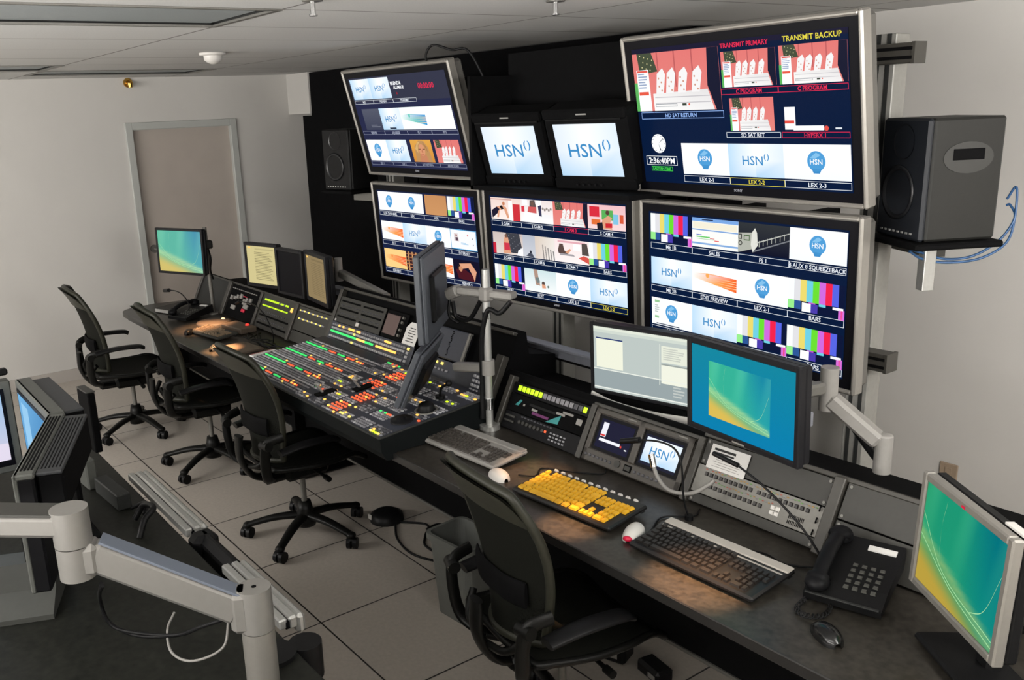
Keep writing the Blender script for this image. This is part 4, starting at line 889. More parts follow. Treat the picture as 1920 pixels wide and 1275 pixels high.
def s_app(c):
    c.q(0, 0, 1, 1, (186, 196, 192), 0); c.q(0, 0, 1, .045, (222, 228, 214), 1); c.q(0, .045, 1, .09, (205, 214, 204), 1); c.q(.03, .17, .32, .64, (236, 238, 218), 2); c.q(.03, .17, .32, .19, (30, 50, 110), 3)
    c.q(.70, .13, .71, .75, (215, 222, 212), 2); c.q(.72, .15, .985, .40, (226, 230, 214), 2); c.q(.72, .42, .985, .44, (150, 158, 154), 2); c.q(.72, .44, .985, .72, (236, 238, 222), 2); c.lines(.74, .18, .96, .37, 6, (196, 200, 190), 3)
    c.q(0, .66, 1, .675, (232, 236, 226), 3); c.q(0, .675, 1, .95, (150, 162, 164), 1); c.q(0, .955, 1, .97, (235, 238, 230), 2); c.lines(.84, .74, .96, .92, 4, (190, 196, 192), 3)
def s_list(col, ink):
    def f(c):
        c.q(0, 0, 1, 1, col, 0); c.q(.05, .03, .15, .07, (250, 200, 110), 2)
        c.q(.3, .06, .95, .10, tuple(x*.9 for x in col), 1)
        for i in range(18): c.q(.27, .16+.042*i, .27+.62*(.85+.15*((i*7) % 3)/2), .169+.042*i, ink, 2)
    return f
s_cream = s_list((206, 194, 140), (90, 82, 60)); s_dim = s_list((140, 122, 88), (112, 98, 72))
tm = monitor('black widescreen monitor with a picture centred on a blue desktop', .47, .316, s_teal, (-1.67, 2.285, 1.178), -8, 2.5, M_lcdblk, .02, .05)
MB().box((0, -.006, -.158+.009), (.05, .002, .005)).build('maker_mark', M_alu, tm)
am = monitor('black monitor showing pale grey application windows above the small rack screens', .46, .30, s_app, (-2.355, 2.58, 1.086), 11.6, 2.6, M_lcdblk, .016, .05)
MB().tube([(-.22, -.012, -.158), (-.1, -.03, -.176), (.08, -.034, -.184), (.24, -.018, -.182)], lambda t_: (.006, .016), flat=(0, 1, 0)).build('chin_strip', M_white, am)
MB().box((.02, .04, -.17), (.34, .06, .06), 0, .01).build('base_housing', M_black, am)
monitor('monitor with a green and gold desktop at the desk end by the door', .445, .315, s_plain, (-6.07, 2.07, 1.222), 24, -2, M_lcdblk, .017, .045)
monitor('monitor with a cream text list, leftmost of the three side by side', .33, .293, s_cream, (-5.49, 2.405, 1.148), 15, 0, M_lcdblk, .022, .045, group='three monitors side by side on the desk')
monitor('monitor switched off and dark between two text monitors', .33, .30, None, (-5.175, 2.45, 1.13), 4, 0, M_lcdblk, .02, .045, group='three monitors side by side on the desk')
monitor('monitor with a dim brown text list, rightmost of the three side by side', .37, .31, s_dim, (-4.835, 2.46, 1.135), -7.5, 0, M_lcdblk, .024, .05, group='three monitors side by side on the desk')
sm = monitor('silver framed monitor with a green desktop at the right end of the desk', .385, .305, s_deep, (-.884, 2.053, 1.019), -36.8, -2, M_silver, .021, .05)
MB().box((.02, .10, -.22), (.06, .04, .15), 0, .01).box((0, .07, -.265), (.24, .16, .018), 0, .006).box((0, .075, -.10), (.08, .05, .16), 0, .01).build('stand', M_plastic, sm)
MB().box((.15, .03, .157), (.07, .02, .006), 0, .001).build('white_label', M_white, sm); MB().box((.0, -.0065, .14), (.012, .002, .006), 0).build('red_mark', M_red, sm)

# monitor arms ---------------------------------------------------------
def arm_box(m, p0, p1, w_, h, mi=0, top=None):
    p0, p1 = Vector(p0), Vector(p1); d = (p1-p0); L = d.length; d.normalize(); side = d.cross(Vector((0, 0, 1))).normalized(); up = side.cross(d)
    M = Matrix((side, d, up)).transposed().to_4x4(); M.translation = (p0+p1)/2; k = m.M; m.M = k @ M; m.box((0, 0, 0), (w_, L, h), mi, min(w_, h)*.2)
    if top is not None: m.box((0, 0, h/2+.001), (w_*.96, L*.98, .006), top, .001)
    m.M = k
t = thing('monitor_support', 'silver jointed monitor arm rising from the desk behind the blue desktop monitor', 'monitor arm', (-1.37, 2.60, .94))
MB().cyl((0, 0, 0), (0, 0, .12), .026).ell((0, 0, .12), (.026, .026, .01)).build('base_post', M_lgrey, t)
m = MB(); arm_box(m, (-.012, -.005, .10), (-.155, -.06, .22), .06, .05, 0); m.build('lower_link', M_lgrey, t)
MB().cyl((-.160, -.06, .18), (-.160, -.06, .32), .028).build('upper_joint', M_lgrey, t)
m = MB(); arm_box(m, (-.16, -.09, .26), (-.21, -.245, .25), .04, .04, 0); m.build('head_link', M_alud, t)
tag(MB().tube([(-1.50, 2.57, 1.13), (-1.46, 2.59, 1.06), (-1.41, 2.62, .98), (-1.40, 2.64, .96)], .012).tube([(-1.42, 2.66, 1.0), (-1.44, 2.68, .97), (-1.43, 2.69, .955)], .008).build('cable_bundle', M_plastic), 'black cables hanging under the silver arm of the blue desktop monitor', 'cable')
t = thing('monitor_support', 'short dark monitor arm behind the monitor by the door', 'monitor arm', (-6.13, 2.285, .742))
MB().cyl((0, 0, 0), (0, 0, .62), .014).cyl((0, 0, 0), (0, 0, .012), .045).build('pole', M_alud, t)
m = MB(); arm_box(m, (0, 0, .5), (.02, -.14, .49), .05, .04, 0); m.box((.03, .0, .5), (.05, .06, .06), 0, .01); m.build('arm_link', M_dkgrey, t)
MB().tube([(.03, .0, .47), (.06, .0, .40), (.03, 0, .32), (.01, .02, .25)], .006).build('cable', M_plastic, t)
t = thing('monitor_support', 'grey jointed monitor arm behind the rightmost of the three side by side monitors', 'monitor arm', (-4.30, 2.62, 1.04))
MB().cyl((0, 0, -.0), (0, 0, .05), .025).build('base_post', M_alud, t)
m = MB(); arm_box(m, (0, 0, .035), (-.46, -.03, .12), .05, .045, 0); m.build('lower_link', M_alud, t)
MB().cyl((-.48, -.03, .07), (-.48, -.03, .21), .024).cyl((-.48, -.06, .18), (-.52, -.10, .18), .02).build('upper_joint', M_lgrey, t)
# pole with two edge-on monitors
PX, PY = -2.932, 2.275
t = thing('monitor_pole', 'silver upright pole carrying two monitors seen edge on beside the switcher', 'monitor pole', (PX, PY, DT))
MB().cyl((0, 0, .0), (0, 0, .70), .0165).cyl((0, 0, 0), (0, 0, .02), .045).build('pole', M_alu, t)
m = MB(); m.box((0, 0, .595), (.05, .05, .06), 0, .008); arm_box(m, (.11, .06, .595), (-.14, -.035, .60), .06, .03, 0); arm_box(m, (-.14, -.035, .60), (-.215, -.04, .57), .05, .05, 0); m.build('upper_arm', M_lgrey, t)
m = MB(); m.cyl((0, 0, .245), (0, 0, .31), .028); arm_box(m, (0, 0, .275), (-.20, -.03, .245), .045, .038, 0); m.build('lower_arm', M_lgrey, t)
m = MB(); m.tube([(-.20, -.03, .54), (-.19, -.02, .47), (-.12, 0, .47), (-.06, .02, .56)], .010); m.tube([(.10, .05, .57), (.06, .02, .52), (.02, -.01, .53), (-.01, -.02, .40), (-.02, -.02, .2), (-.01, -.03, .05)], .011); m.tube([(-.22, -.03, .56), (-.20, -.05, .48), (-.16, -.03, .45)], .007); m.build('cables', M_plastic, t)
MB().cyl((0, 0, .49), (0, 0, .52), .019).build('cable_tie', M_chrome, t); MB().cyl((0, 0, .09), (0, 0, .14), .021).build('cable_tie', M_chrome, t)
monitor('upper grey monitor seen edge on from its back at the pole beside the switcher', .47, .375, s_dim, (-3.215, 2.175, 1.325), -46.5, 1, mat('slate_case', (.065, .072, .085, 1), .45, noise=.04, scale=60), .014, .035, group='two edge-on monitors on the pole')
monitor('lower grey monitor seen edge on and tilted back above the switcher', .40, .27, s_dim, (-3.20, 2.085, 1.0), -48, -24, MATS['slate_case'], .014, .035, group='two edge-on monitors on the pole')

# ------------------------------------------------------------------ keyboards, mice, telephone
def keyboard(label, loc, rz, W, D, body, keym, strip=None, tiltd=5, palm=None, group='computer keyboards on the desk'):
    t = thing('keyboard', label, 'keyboard', loc, (R(tiltd), 0, R(rz)), group)
    MB().box((0, D/2, .010), (W, D, .018), 0, .006).build('case', body, t)
    MB().box((-W*.46, D-.02, -.001), (.03, .02, .006), 0, .002).box((W*.46, D-.02, -.001), (.03, .02, .006), 0, .002).build('feet', M_keybody, t)
    if strip: MB().box((0, D-.019, .0195), (W-.004, .036, .007), 0, .003).box((0, D-.052, .019), (W-.02, .005, .004)).build('top_strip', strip, t)
    p = (W-.028)/22.6; it = []; x0 = -W/2+.014; top = D-.046 if strip else D-.018; rp = (top-.012)/6.1
    def k(cx, r, w=1.0, mm=None): it.append((x0+(cx+w/2)*p, top-rp*(r+.5) + (.0), .018, w*p-.0034, rp-.0038, .008, mm or keym))
    for cx in [0]+[2+i for i in range(4)]+[6.5+i for i in range(4)]+[11+i for i in range(4)]: k(cx, 0)
    for r, (n, off, lw) in enumerate([(13, 0, 2), (13, 1.5, 1.5), (12, 1.75, 1.25), (11, 2.25, 1.75)]):
        r += 1
        if off: k(0, r, off)
        for i in range(n if off else 13): 
            if off+i+1 <= 15: k(off+i, r)
        rem = 15-(off+n)
        if rem > .3: k(off+n, r, rem)
    for cx, w in [(0, 1.5), (1.5, 1.5), (3, 6.5), (9.5, 1.5), (11.2, 1.5), (13, 2)]: k(cx, 5, w)
    for r in (1, 2): 
        for i in range(3): k(15.4+i, r)
    k(16.4, 4); [k(15.4+i, 5) for i in range(3)]
    for r in (1, 2, 3, 4):
        for i in range(4 if r < 3 else 3): k(18.6+i, r)
    k(18.6, 5, 2); k(20.6, 5)
    put_keys(t, 'key', it, 100)
    return t
keyboard('silver and black keyboard nearest the blue switcher console edge', (-2.775, 1.965, DT+.004), 3.5, .47, .19, M_lgrey, mat('dark_keycap', (.055, .048, .042, 1), .4), M_lgrey)
keyboard('black keyboard with bright yellow keys', (-2.118, 1.925, DT+.004), 4, .455, .20, M_keybody, M_yel, None)
keyboard('black keyboard with a broad silver strip in front of the routing panel', (-1.565, 1.925, DT+.004), 1, .45, .205, M_keybody, M_keyblk, mat('silver_strip', (.42, .39, .35, 1), .4))
keyboard('small grey keyboard lit by a warm spot at the left part of the desk', (-5.48, 1.96, DT+.004), 8, .36, .15, M_rack, mat('tan_keycap', (.28, .20, .13, 1), .4), None)
put_keys(bpy.data.objects['keyboard.001'], 'white_key', [(-.19+.0335*i, .197, .016, .016, .010, .008, M_white) for i in range(12)], 12)
def mouse(label, loc, rz, m, m2=None):
    t = thing('computer_mouse', label, 'mouse', loc, (0, 0, R(rz)), 'computer mice')
    b = MB(); n, k = 14, 20; vs = []
    for i in range(n+1):
        y = -.055+.11*i/n; w_ = .031*math.sqrt(max(0, 1-((y)/.0555)**2))**.7+.001; h = .034*math.sqrt(max(0, 1-((y+.008)/.066)**2))*min(1, (w_/.031)**.5*1.15)+.001
        for j in range(k+1):
            a = math.pi*j/k; vs.append((w_*math.cos(a), y, h*math.sin(a)**.8 if 0 < j < k else 0))
    b.add(vs, [(i*(k+1)+j, i*(k+1)+j+1, (i+1)*(k+1)+j+1, (i+1)*(k+1)+j) for i in range(n) for j in range(k)], 0, True)
    b.build('shell', m, t)
    if m2: MB().ell((.004, .049, .011), (.016, .010, .009)).build('glow_bead', m2, t)  # red bead painted in place of the glow under the mouse
    return t
mouse('white mouse with painted red glow between the yellow keyboard and the silver strip keyboard', (-1.835, 1.995, DT), 205, M_white, M_red)
mouse('white mouse beside the left corner of the yellow keyboard', (-2.485, 1.965, DT), 80, M_white)
mouse('black mouse with a glossy hump near the telephone cord', (-1.13, 1.95, DT), 60, mat('glossy_black', (.008, .008, .008, 1), .18))
mouse('dark mouse on the bare desk left of the warm lit small keyboard', (-5.66, 1.93, DT), 60, M_plastic)
mouse('grey lump shaped mouse at the desk edge behind the middle chair', (-5.13, 1.90, DT), 40, M_rack)
for pts, lb in [([(-2.45, 2.03, .745), (-2.40, 2.07, .746), (-2.44, 2.14, .745), (-2.36, 2.19, .745), (-2.25, 2.27, .745), (-2.28, 2.32, .748)], 'mouse cable running behind the yellow keyboard to the rack'),
                ([(-1.82, 2.06, .745), (-1.86, 2.16, .745), (-1.80, 2.24, .745), (-1.82, 2.30, .745)], 'mouse cable running up between the rack screens and routing panel'),
                ([(-1.60, 2.14, .746), (-1.50, 2.20, .745), (-1.42, 2.19, .745), (-1.35, 2.24, .745), (-1.32, 2.29, .745)], 'dark keyboard cable along the foot of the routing panel'),
                ([(-5.72, 1.98, .745), (-5.60, 2.12, .745), (-5.35, 2.22, .745), (-5.05, 2.15, .745), (-4.75, 2.16, .745)], 'dark cable winding across the left part of the desk')]:
    tag(MB().tube(pts, .003).build('desk_cable', M_plastic), lb, 'cable', 'thin cables on the desk')
def phone(label, loc, rz, tilt, s=1):
    t = thing('desk_phone', label, 'telephone', loc, (R(tilt), 0, R(rz))); t.scale = (s, s, s)
    b = MB(); b.prism([(-.0, -.0), (.25, -.02), (.25, .035), (.06, .03), (.0, .018)], -.095, .095, 0, 0)
    b.build('body', M_plastic, t)
    h = MB(); x = -.065
    h.tube([(x, .02, .045), (x, .06, .062), (x, .125, .070), (x, .19, .062), (x, .235, .050)], lambda q: (.020, .014) if .15 < q < .85 else (.030, .020), n=12, flat=(1, 0, 0))
    h.ell((x, .025, .044), (.032, .032, .022)).ell((x, .228, .046), (.032, .034, .022)); h.build('handset', M_blk2, t)
    put_keys(t, 'key', [(-.002+.022*i, .05+.022*j, .028+.0003*j, .014, .011, .006, mat('phone_key', (.07, .07, .062, 1), .4)) for i in range(4) for j in range(5)], 20)
    MB().box((.045, .215, .0355), (.07, .02, .004)).build('number_label', M_paper, t)
    MB().box((.0, .003, .021), (.18, .008, .004), 0, .001).build('front_lip', M_dkgrey, t)
    return t
phone('black desk telephone with keypad and handset beside the silver monitor', (-1.175, 2.085, DT+.012), 16, 14, 1.05)
phone('black desk telephone at the far left end of the desk', (-6.08, 2.0, DT+.012), 20, 8)
c_ = []
n = 150
path = spline([(-1.255, 2.14, .785), (-1.262, 2.06, .752), (-1.25, 2.00, .750), (-1.215, 1.985, .750), (-1.185, 2.02, .750), (-1.20, 2.08, .752), (-1.225, 2.13, .775)], 25)
for i, p in enumerate(path):
    a = i*2*math.pi/6.0; c_.append((p.x+.006*math.cos(a), p.y+.004*math.sin(a), p.z+.006*math.sin(a)))
tag(MB().tube(c_, .0022, n=5, seg=1).build('coiled_phone_cord', M_plastic), 'coiled black telephone cord lying in a loop on the desk', 'cord')
# things at the left end of the desk
t = thing('binder', 'closed grey binder with a white edge near the far left end of the desk', 'binder', (-6.42, 2.13, DT), (0, 0, R(18)))
MB().box((0, 0, .018), (.26, .22, .034), 0, .003).build('cover', M_rack, t); MB().box((0, -.112, .018), (.24, .004, .022)).build('pages', M_paper, t)
t = thing('notebook', 'brown notebook lying open left of the switcher', 'notebook', (-5.02, 2.02, DT), (0, 0, R(6)))
MB().box((0, 0, .008), (.24, .17, .014), 0, .002).build('cover', M_skin, t); MB().box((0, -.078, .010), (.23, .008, .012)).build('page_edge', M_lgrey, t)
t = thing('notepad', 'pale notepad with a pink edge lying beside the switcher', 'notepad', (-4.70, 2.08, DT), (0, 0, R(10)))
MB().box((0, 0, .009), (.24, .17, .016), 0, .002).build('pages', M_paper, t); MB().box((-.118, 0, .009), (.008, .168, .018), 0, .001).build('pink_edge', mat('pink_edge', (.35, .07, .07, 1), .5), t)
t = thing('control_pad', 'oval brown control pad with a pale light on the left part of the desk', 'control pad', (-5.86, 2.18, DT), (0, 0, R(5)))
MB().lathe([(.0, .012), (.10, .012), (.115, .008), (.12, .0)], (0, 0, 0), n=28).build('pad', M_skin, t); MB().ell((.0, .07, .014), (.018, .012, .008)).build('light', led('pad_light', 250, 225, 180, .8), t)
t = thing('control_box', 'low brown button box with a small red light on the left part of the desk', 'control box', (-5.50, 2.21, DT), (0, 0, R(6)))
MB().box((0, 0, .02), (.26, .12, .038), 0, .006).build('case', M_skin, t); MB().ell((.06, .03, .042), (.014, .014, .01)).build('red_light', led('pad_red', 235, 60, 50, .8), t)
t = thing('cable_heap', 'tangle of thin dark cables on the desk before the left key panels', 'cables', (0, 0, 0)); t['kind'] = 'stuff'
m = MB(); rr = random.Random(9)
for i in range(5):
    a = [(-5.3+.12*k_+rr.uniform(-.05, .05), 2.20+rr.uniform(-.07, .07), .748+rr.uniform(0, .02)) for k_ in range(6)]
    m.tube(a, .004, n=6)
m.build('cables', M_plastic, t)

# ------------------------------------------------------------------ office chairs
def make_chair(seat_z=.46):
    t = bpy.data.objects.new('office_chair', None); COL.objects.link(t)
    # base: five legs, hub, casters
    MB().lathe([(.0, .06), (.05, .06), (.055, .09), (.04, .15), (.032, .19), (.0, .19)], (0, 0, 0)).build('hub', M_chair, t)
    for i in range(5):
        a = 2*math.pi*i/5+.35; c, s = math.cos(a), math.sin(a)
        MB().tube([(c*.03, s*.03, .115), (c*.16, s*.16, .105), (c*.30, s*.30, .072)], lambda q: (.030-.008*q, .020-.006*q), flat=(-s, c, 0), n=10).ell((c*.30, s*.30, .07), (.026, .026, .018), 10, 6).build('base_leg', M_chair, t)
        k = MB(); cx, cy = c*.305, s*.305; b_ = a+.9*((i*37) % 7-3); u = Vector((math.cos(b_), math.sin(b_), 0))
        for q in (-1, 1):
            o = Vector((cx, cy, .0295))+u*q*.016; k.cyl(o-u*.010, o+u*.010, .029, n=18)
        k.cyl((cx, cy, .03), (cx, cy, .075), .009, n=10); k.ell((cx, cy, .045), (.022, .022, .016), 10, 6); k.build('caster', M_plastic, t)
    MB().cyl((0, 0, .18), (0, 0, seat_z-.09), .014).build('gas_column', M_alud, t)
    m = MB(); m.box((0, .0, seat_z-.085), (.17, .24, .07), 0, .02); m.box((0, -.15, seat_z-.09), (.10, .14, .05), 0, .015); m.cyl((.07, .03, seat_z-.08), (.22, .03, seat_z-.085), .008); m.cyl((.20, .03, seat_z-.085), (.24, .03, seat_z-.085), .014)
    m.build('tilt_mechanism', M_chair, t)
    # seat: woven pan with front curl and rim
    def sp(u, v):
        y = -.23+.48*v; hw = .245*(1-.28*max(0, .45-v)**1.2)*(1-.12*max(0, v-.75)/.25)
        z = seat_z+.012*u*u*2 - .02*math.sin(math.pi*v) - .055*max(0, (v-.78)/.22)**2
        return (u*hw, y, z)
    def sheet(fn, nu, nv, th, name, mm, par):
        b = MB(); P = [[fn(-1+2*i/nu, j/nv) for i in range(nu+1)] for j in range(nv+1)]; vs = []
        for row_ in P:
            for p in row_: vs.append(p)
        N = (nu+1)*(nv+1)
        for row_ in P:
            for p in row_: vs.append((p[0]+th[0], p[1]+th[1], p[2]+th[2]))
        ix = lambda j, i: j*(nu+1)+i
        fs = []
        for j in range(nv):
            for i in range(nu):
                a, b2, c2, d = ix(j, i), ix(j, i+1), ix(j+1, i+1), ix(j+1, i); fs.append((a, d, c2, b2)); fs.append((a+N, b2+N, c2+N, d+N))
        b.add(vs, fs, 0, True); return b.build(name, mm, par)
    sheet(sp, 12, 12, (0, 0, .006), 'seat', M_mesh, t)
    rim = [sp(-1, j/10) for j in range(11)]+[sp(-1+2*i/8, 1) for i in range(1, 8)]+[sp(1, 1-j/10) for j in range(11)]+[sp(1-2*i/8, 0) for i in range(1, 8)]
    rim.append(rim[0]); MB().tube(rim, (.013), n=8, seg=2).build('seat_frame', M_chair, t)
    # back: hourglass outline, wraps forward at the sides, rolls back at the top
    def hwid(v): return .150+.080*math.sin(min(1, v/.70)*math.pi/2)**1.3-.045*max(0, (v-.72)/.28)**1.6
    def bp_(u, v):
        z = seat_z+.035+.57*v; y = -.235-.035*v-.075*v*v+.02*math.sin(v*math.pi)
        y += .075*u*u*(1-.3*v)-.0; z -= .035*u*u*(v**3)
        return (u*hwid(v), y, z)
    sheet(bp_, 14, 18, (0, -.005, 0), 'backrest', M_mesh, t)
    top_r = [bp_(1, j/14) for j in range(15)]+[bp_(1-2*i/10, 1) for i in range(1, 10)]+[bp_(-1, 1-j/14) for j in range(15)]+[bp_(-1+2*i/8, 0) for i in range(1, 8)]
    top_r.append(top_r[0]); MB().tube(top_r, (.015), n=9, seg=2).build('back_frame', M_chairf, t)
    hood = lambda u, v: (bp_(u, .80+.20*v)[0]*1.01, bp_(u, .80+.20*v)[1]-.008-.02*v*v, bp_(u, .80+.20*v)[2])
    sheet(hood, 14, 4, (0, -.008, 0), 'back_top_band', M_chairf, t)
    m = MB(); p = bp_(0, .32); m.tube([(-.15, p[1]+.012, p[2]), (-.08, p[1]-.012, p[2]), (0, p[1]-.016, p[2]), (.08, p[1]-.012, p[2]), (.15, p[1]+.012, p[2])], lambda q: (.045, .008), flat=(0, 0, 1), n=12); m.build('lumbar_pad', M_black, t)
    m = MB(); m.tube([(0, -.17, seat_z-.09), (0, -.26, seat_z-.06), (0, -.315, seat_z+.04), (0, -.315, seat_z+.16)], lambda q: (.045-.012*q, .016), flat=(1, 0, 0), n=10)
    for s_ in (-1, 1): m.tube([(0, -.29, seat_z+.0), (s_*.12, -.28, seat_z+.03), (s_*.17, -.235, seat_z+.09)], .013, n=8)
    m.build('back_support', M_chair, t)
    for s_ in (-1, 1):
        m = MB(); m.tube([(s_*.12, -.22, seat_z-.06), (s_*.20, -.27, seat_z-.01), (s_*.225, -.285, seat_z+.10), (s_*.240, -.27, seat_z+.175), (s_*.255, -.20, seat_z+.195)], lambda q: (.024, .013), flat=(0, 1, 0), n=10); m.cyl((s_*.205, -.285, seat_z+.16), (s_*.26, -.275, seat_z+.165), .022); m.cyl((s_*.12, -.22, seat_z-.06), (s_*.05, -.12, seat_z-.085), .014)
        m.build('arm_support', M_chair, t)
        MB().tube([(s_*.262, -.245, seat_z+.19), (s_*.262, -.12, seat_z+.205), (s_*.258, .02, seat_z+.20), (s_*.252, .06, seat_z+.185)], lambda q: (.038-.012*abs(q-.4), .014), flat=(1, 0, 0), n=12).build('armrest', M_plastic, t)
    return t
chairs = [((-6.16, 1.66), -6, 'black mesh office chair at the far left end of the desk by the door'),
          ((-5.17, 1.83), -5, 'black mesh office chair second from the door, left of the video switcher'),
          ((-3.92, 1.83), 0, 'black mesh office chair in front of the video switcher'),
          ((-1.965, 1.80), -9, 'black mesh office chair nearest the camera, beside the grey bin')]
first = make_chair()
for i, ((x, y), rz, lb) in enumerate(chairs):
    o = first if i == 0 else copy_tree(first)
    o.location = (x, y, 0); o.rotation_euler = (0, 0, R(rz))
    if i:
        for ch in o.children:
            if ch.name.startswith('armrest'): ch.location.z = -.07; ch.location.y = .02
    tag(o, lb, 'chair', 'office chairs along the control desk')

# ------------------------------------------------------------------ floor things
t = thing('waste_bin', 'grey plastic waste bin under the desk beside the nearest chair', 'bin', (-2.80, 2.02, 0), (0, 0, R(5)))
def rrect(a, b, r, z, n=5):
    P = []
    for cx, cy, s in ((a-r, b-r, 0), (-a+r, b-r, 1), (-a+r, -b+r, 2), (a-r, -b+r, 3)):
        for k in range(n+1):
            q = math.pi/2*(s+k/n); P.append((cx+r*math.cos(q), cy+r*math.sin(q), z))
    return P
L = [rrect(.105, .08, .03, 0), rrect(.128, .098, .035, .34), rrect(.140, .110, .035, .345), rrect(.140, .110, .035, .372), rrect(.126, .096, .033, .372), rrect(.122, .092, .033, .33), rrect(.098, .074, .03, .008)]
b = MB(); N = len(L[0]); b.add([p for l in L for p in l], [(i*N+k, i*N+(k+1) % N, (i+1)*N+(k+1) % N, (i+1)*N+k) for i in range(len(L)-1) for k in range(N)]+[list(range(N))[::-1], [(len(L)-1)*N+k for k in range(N)]], 0); b.build('bin_body', M_grn, t)
t = thing('floor_socket', 'round black power socket with a white tag on the floor under the desk', 'power socket', (-3.80, 2.24, 0))
MB().lathe([(.0, .05), (.06, .05), (.085, .035), (.09, .0)], (0, 0, 0)).build('dome', M_plastic, t); MB().box((-.03, -.085, .03), (.03, .008, .025), 0, .002).build('tag', M_white, t)
for k, (pts, lb) in enumerate([([(-3.72, 2.24, .006), (-3.55, 2.15, .006), (-3.35, 2.13, .006), (-3.15, 2.25, .006), (-3.05, 2.45, .006)], 'outer black cable loop on the floor left of the bin'),
                          ([(-3.72, 2.27, .006), (-3.60, 2.36, .006), (-3.50, 2.28, .006), (-3.40, 2.22, .006), (-3.22, 2.25, .006), (-3.20, 2.42, .006), (-3.40, 2.50, .006), (-3.56, 2.42, .006), (-3.56, 2.33, .006)], 'inner black cable coil on the floor left of the bin')]):
    tag(MB().tube(pts, .006).build('floor_cable', M_plastic), lb, 'cable', 'floor cables')
for (x, y, rz, s), lb in zip([(-2.20, 2.27, 20, 1), (-2.00, 2.30, -10, .8)], ['black power adapter on the floor under the desk, left of the pair', 'black power adapter with pale label on the floor under the desk, right of the pair']):
    t = thing('power_adapter', lb, 'power adapter', (x, y, 0), (0, 0, R(rz)), 'power adapters under the desk')
    MB().box((0, 0, .035*s), (.16*s, .10*s, .07*s), 0, .012).build('case', M_plastic, t); MB().box((.03, -.051*s, .035*s), (.04, .002, .02)).build('label', M_lgrey, t)

# ------------------------------------------------------------------ second desk in the left foreground
d2 = thing('rear_desk', 'dark desk with silver edge rails in the lower left foreground', 'desk', (0, 0, 0))
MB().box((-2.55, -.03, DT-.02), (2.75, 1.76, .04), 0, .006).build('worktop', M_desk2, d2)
MB().box((-2.55, .80, .36), (2.6, .03, .68)).build('modesty_panel', M_black, d2)
for x in (-3.8, -1.3): MB().box((x, -.05, .35), (.05, 1.5, .70)).build('side_panel', M_black, d2)
for x0, x1 in [(-3.42, -2.78), (-2.47, -2.06)]:
    m = MB(); L_ = x1-x0; cx = (x0+x1)/2
    m.box((cx, .868, .752), (L_, .024, .03), 0, .004); m.box((cx, .898, .748), (L_, .026, .038), 0, .006); m.box((cx, .922, .735), (L_, .028, .06), 0, .010); m.box((cx, .88, .745), (L_, .012, .02), 1); m.build('edge_rail', [M_alu, M_black], d2)
MB().box((-2.625, .905, .66), (.29, .05, .20), 0, .02).box((-2.74, .90, .72), (.08, .09, .08), 0, .02).build('rail_end_cap', M_plastic, d2)
MB().cyl((-1.96, .79, .70), (-1.96, .79, .752), .06).cyl((-1.97, .885, .64), (-1.97, .885, .74), .045).build('corner_cap', M_plastic, d2)
# box monitors on it
def box_mon(label, pos, yaw, W, H, D, content, rear=None, group='box monitors on the rear desk', vents=0):
    t = thing('box_monitor', label, 'monitor', pos, (0, 0, R(yaw)), group)   # pos: top front right corner side centre
    m = MB(); m.box((0, D/2, -H/2-.006), (W-.004, D-.004, H-.01), 1, .006); m.box((0, D/2, -.008), (W, D, .016), 0, .004); m.box((0, .006, -H/2), (W, .014, H), 0, .004)
    m.build('housing', [M_crt, M_blk2], t)  # black sides, paler top plate: shading from above put into the colours
    if vents:
        v = MB()
        for i in range(vents): v.box((0, .016+(D-.026)*i/max(1, vents-1), .0006), (W-.06, .004, .002), 0)
        v.build('vent_slots', M_black, t)
    if rear: m = MB(); m.box((0, D+rear[0]/2, -rear[1]-.06), (W-.04, rear[0], .11), 1, .006); m.box((0, D+rear[0]/2, -rear[1]-.004), (W-.03, rear[0], .010), 0, .003); m.build('rear_housing', [M_crt2, M_black], t)
    if vents:
        for i in range(6): MB().box((0, D+.010+(rear[0]-.02)*i/5, -rear[1]+.0012), (W-.09, .003, .001)).build('grille_slot', M_black, t)
    MB().box((0, -.001, -H/2), (W-.05, .006, H-.05), 0, .002).build('bezel', M_bezel, t)
    c = Canvas(W-.075, H-.085); content(c); s_ = c.build('screen', t, -.0045); s_.location = (0, -.0045, -H/2+.005); return t
def s_blue(c):
    smooth_wall(c, 0, 0, 1, 1, lambda u, v: mixc((120, 180, 225), (60, 120, 175), u*.6+.4*v), 6, 6); c.q(.1, .1, .35, .9, (150, 200, 235), 2)
def s_street(c):
    c.vg(0, 0, 1, 1, (150, 190, 225), (205, 200, 220), 0); c.poly([(.55, .05), (.72, .05), (.9, .75), (.7, .8)], (215, 235, 248), 1); c.poly([(.3, .1), (.5, .15), (.6, .6), (.35, .7)], (60, 85, 110), 1); c.poly([(.6, .3), (.66, .3), (.82, .75), (.74, .75)], (60, 85, 110), 2); c.poly([(0, .62), (1, .75), (1, 1), (0, 1)], (222, 214, 232), 2); c.poly([(.45, .35), (.55, .35), (.6, .75), (.5, .75)], (30, 45, 70), 3)
box_mon('box monitor at the left picture edge with a pale street picture', (-3.335, .235, 1.245), 90, .50, .33, .05, s_street, (.06, .03))
box_mon('box monitor with a narrow view of its blue screen, middle of the three', (-3.075, .50, 1.248), 0, .49, .33, .05, s_blue, (.06, .01))
box_mon('box monitor with slotted top nearest the camera, seen from behind', (-2.585, .402, 1.25), -22, .50, .33, .052, s_blue, (.065, .006), vents=4)
MB_ = MB().box((-3.42, .42, 1.259), (.03, .15, .024), 0, .006); tag(MB_.build('lamp_bar', M_plastic), 'short black bar lying on top of the box monitor at the left picture edge', 'bar')
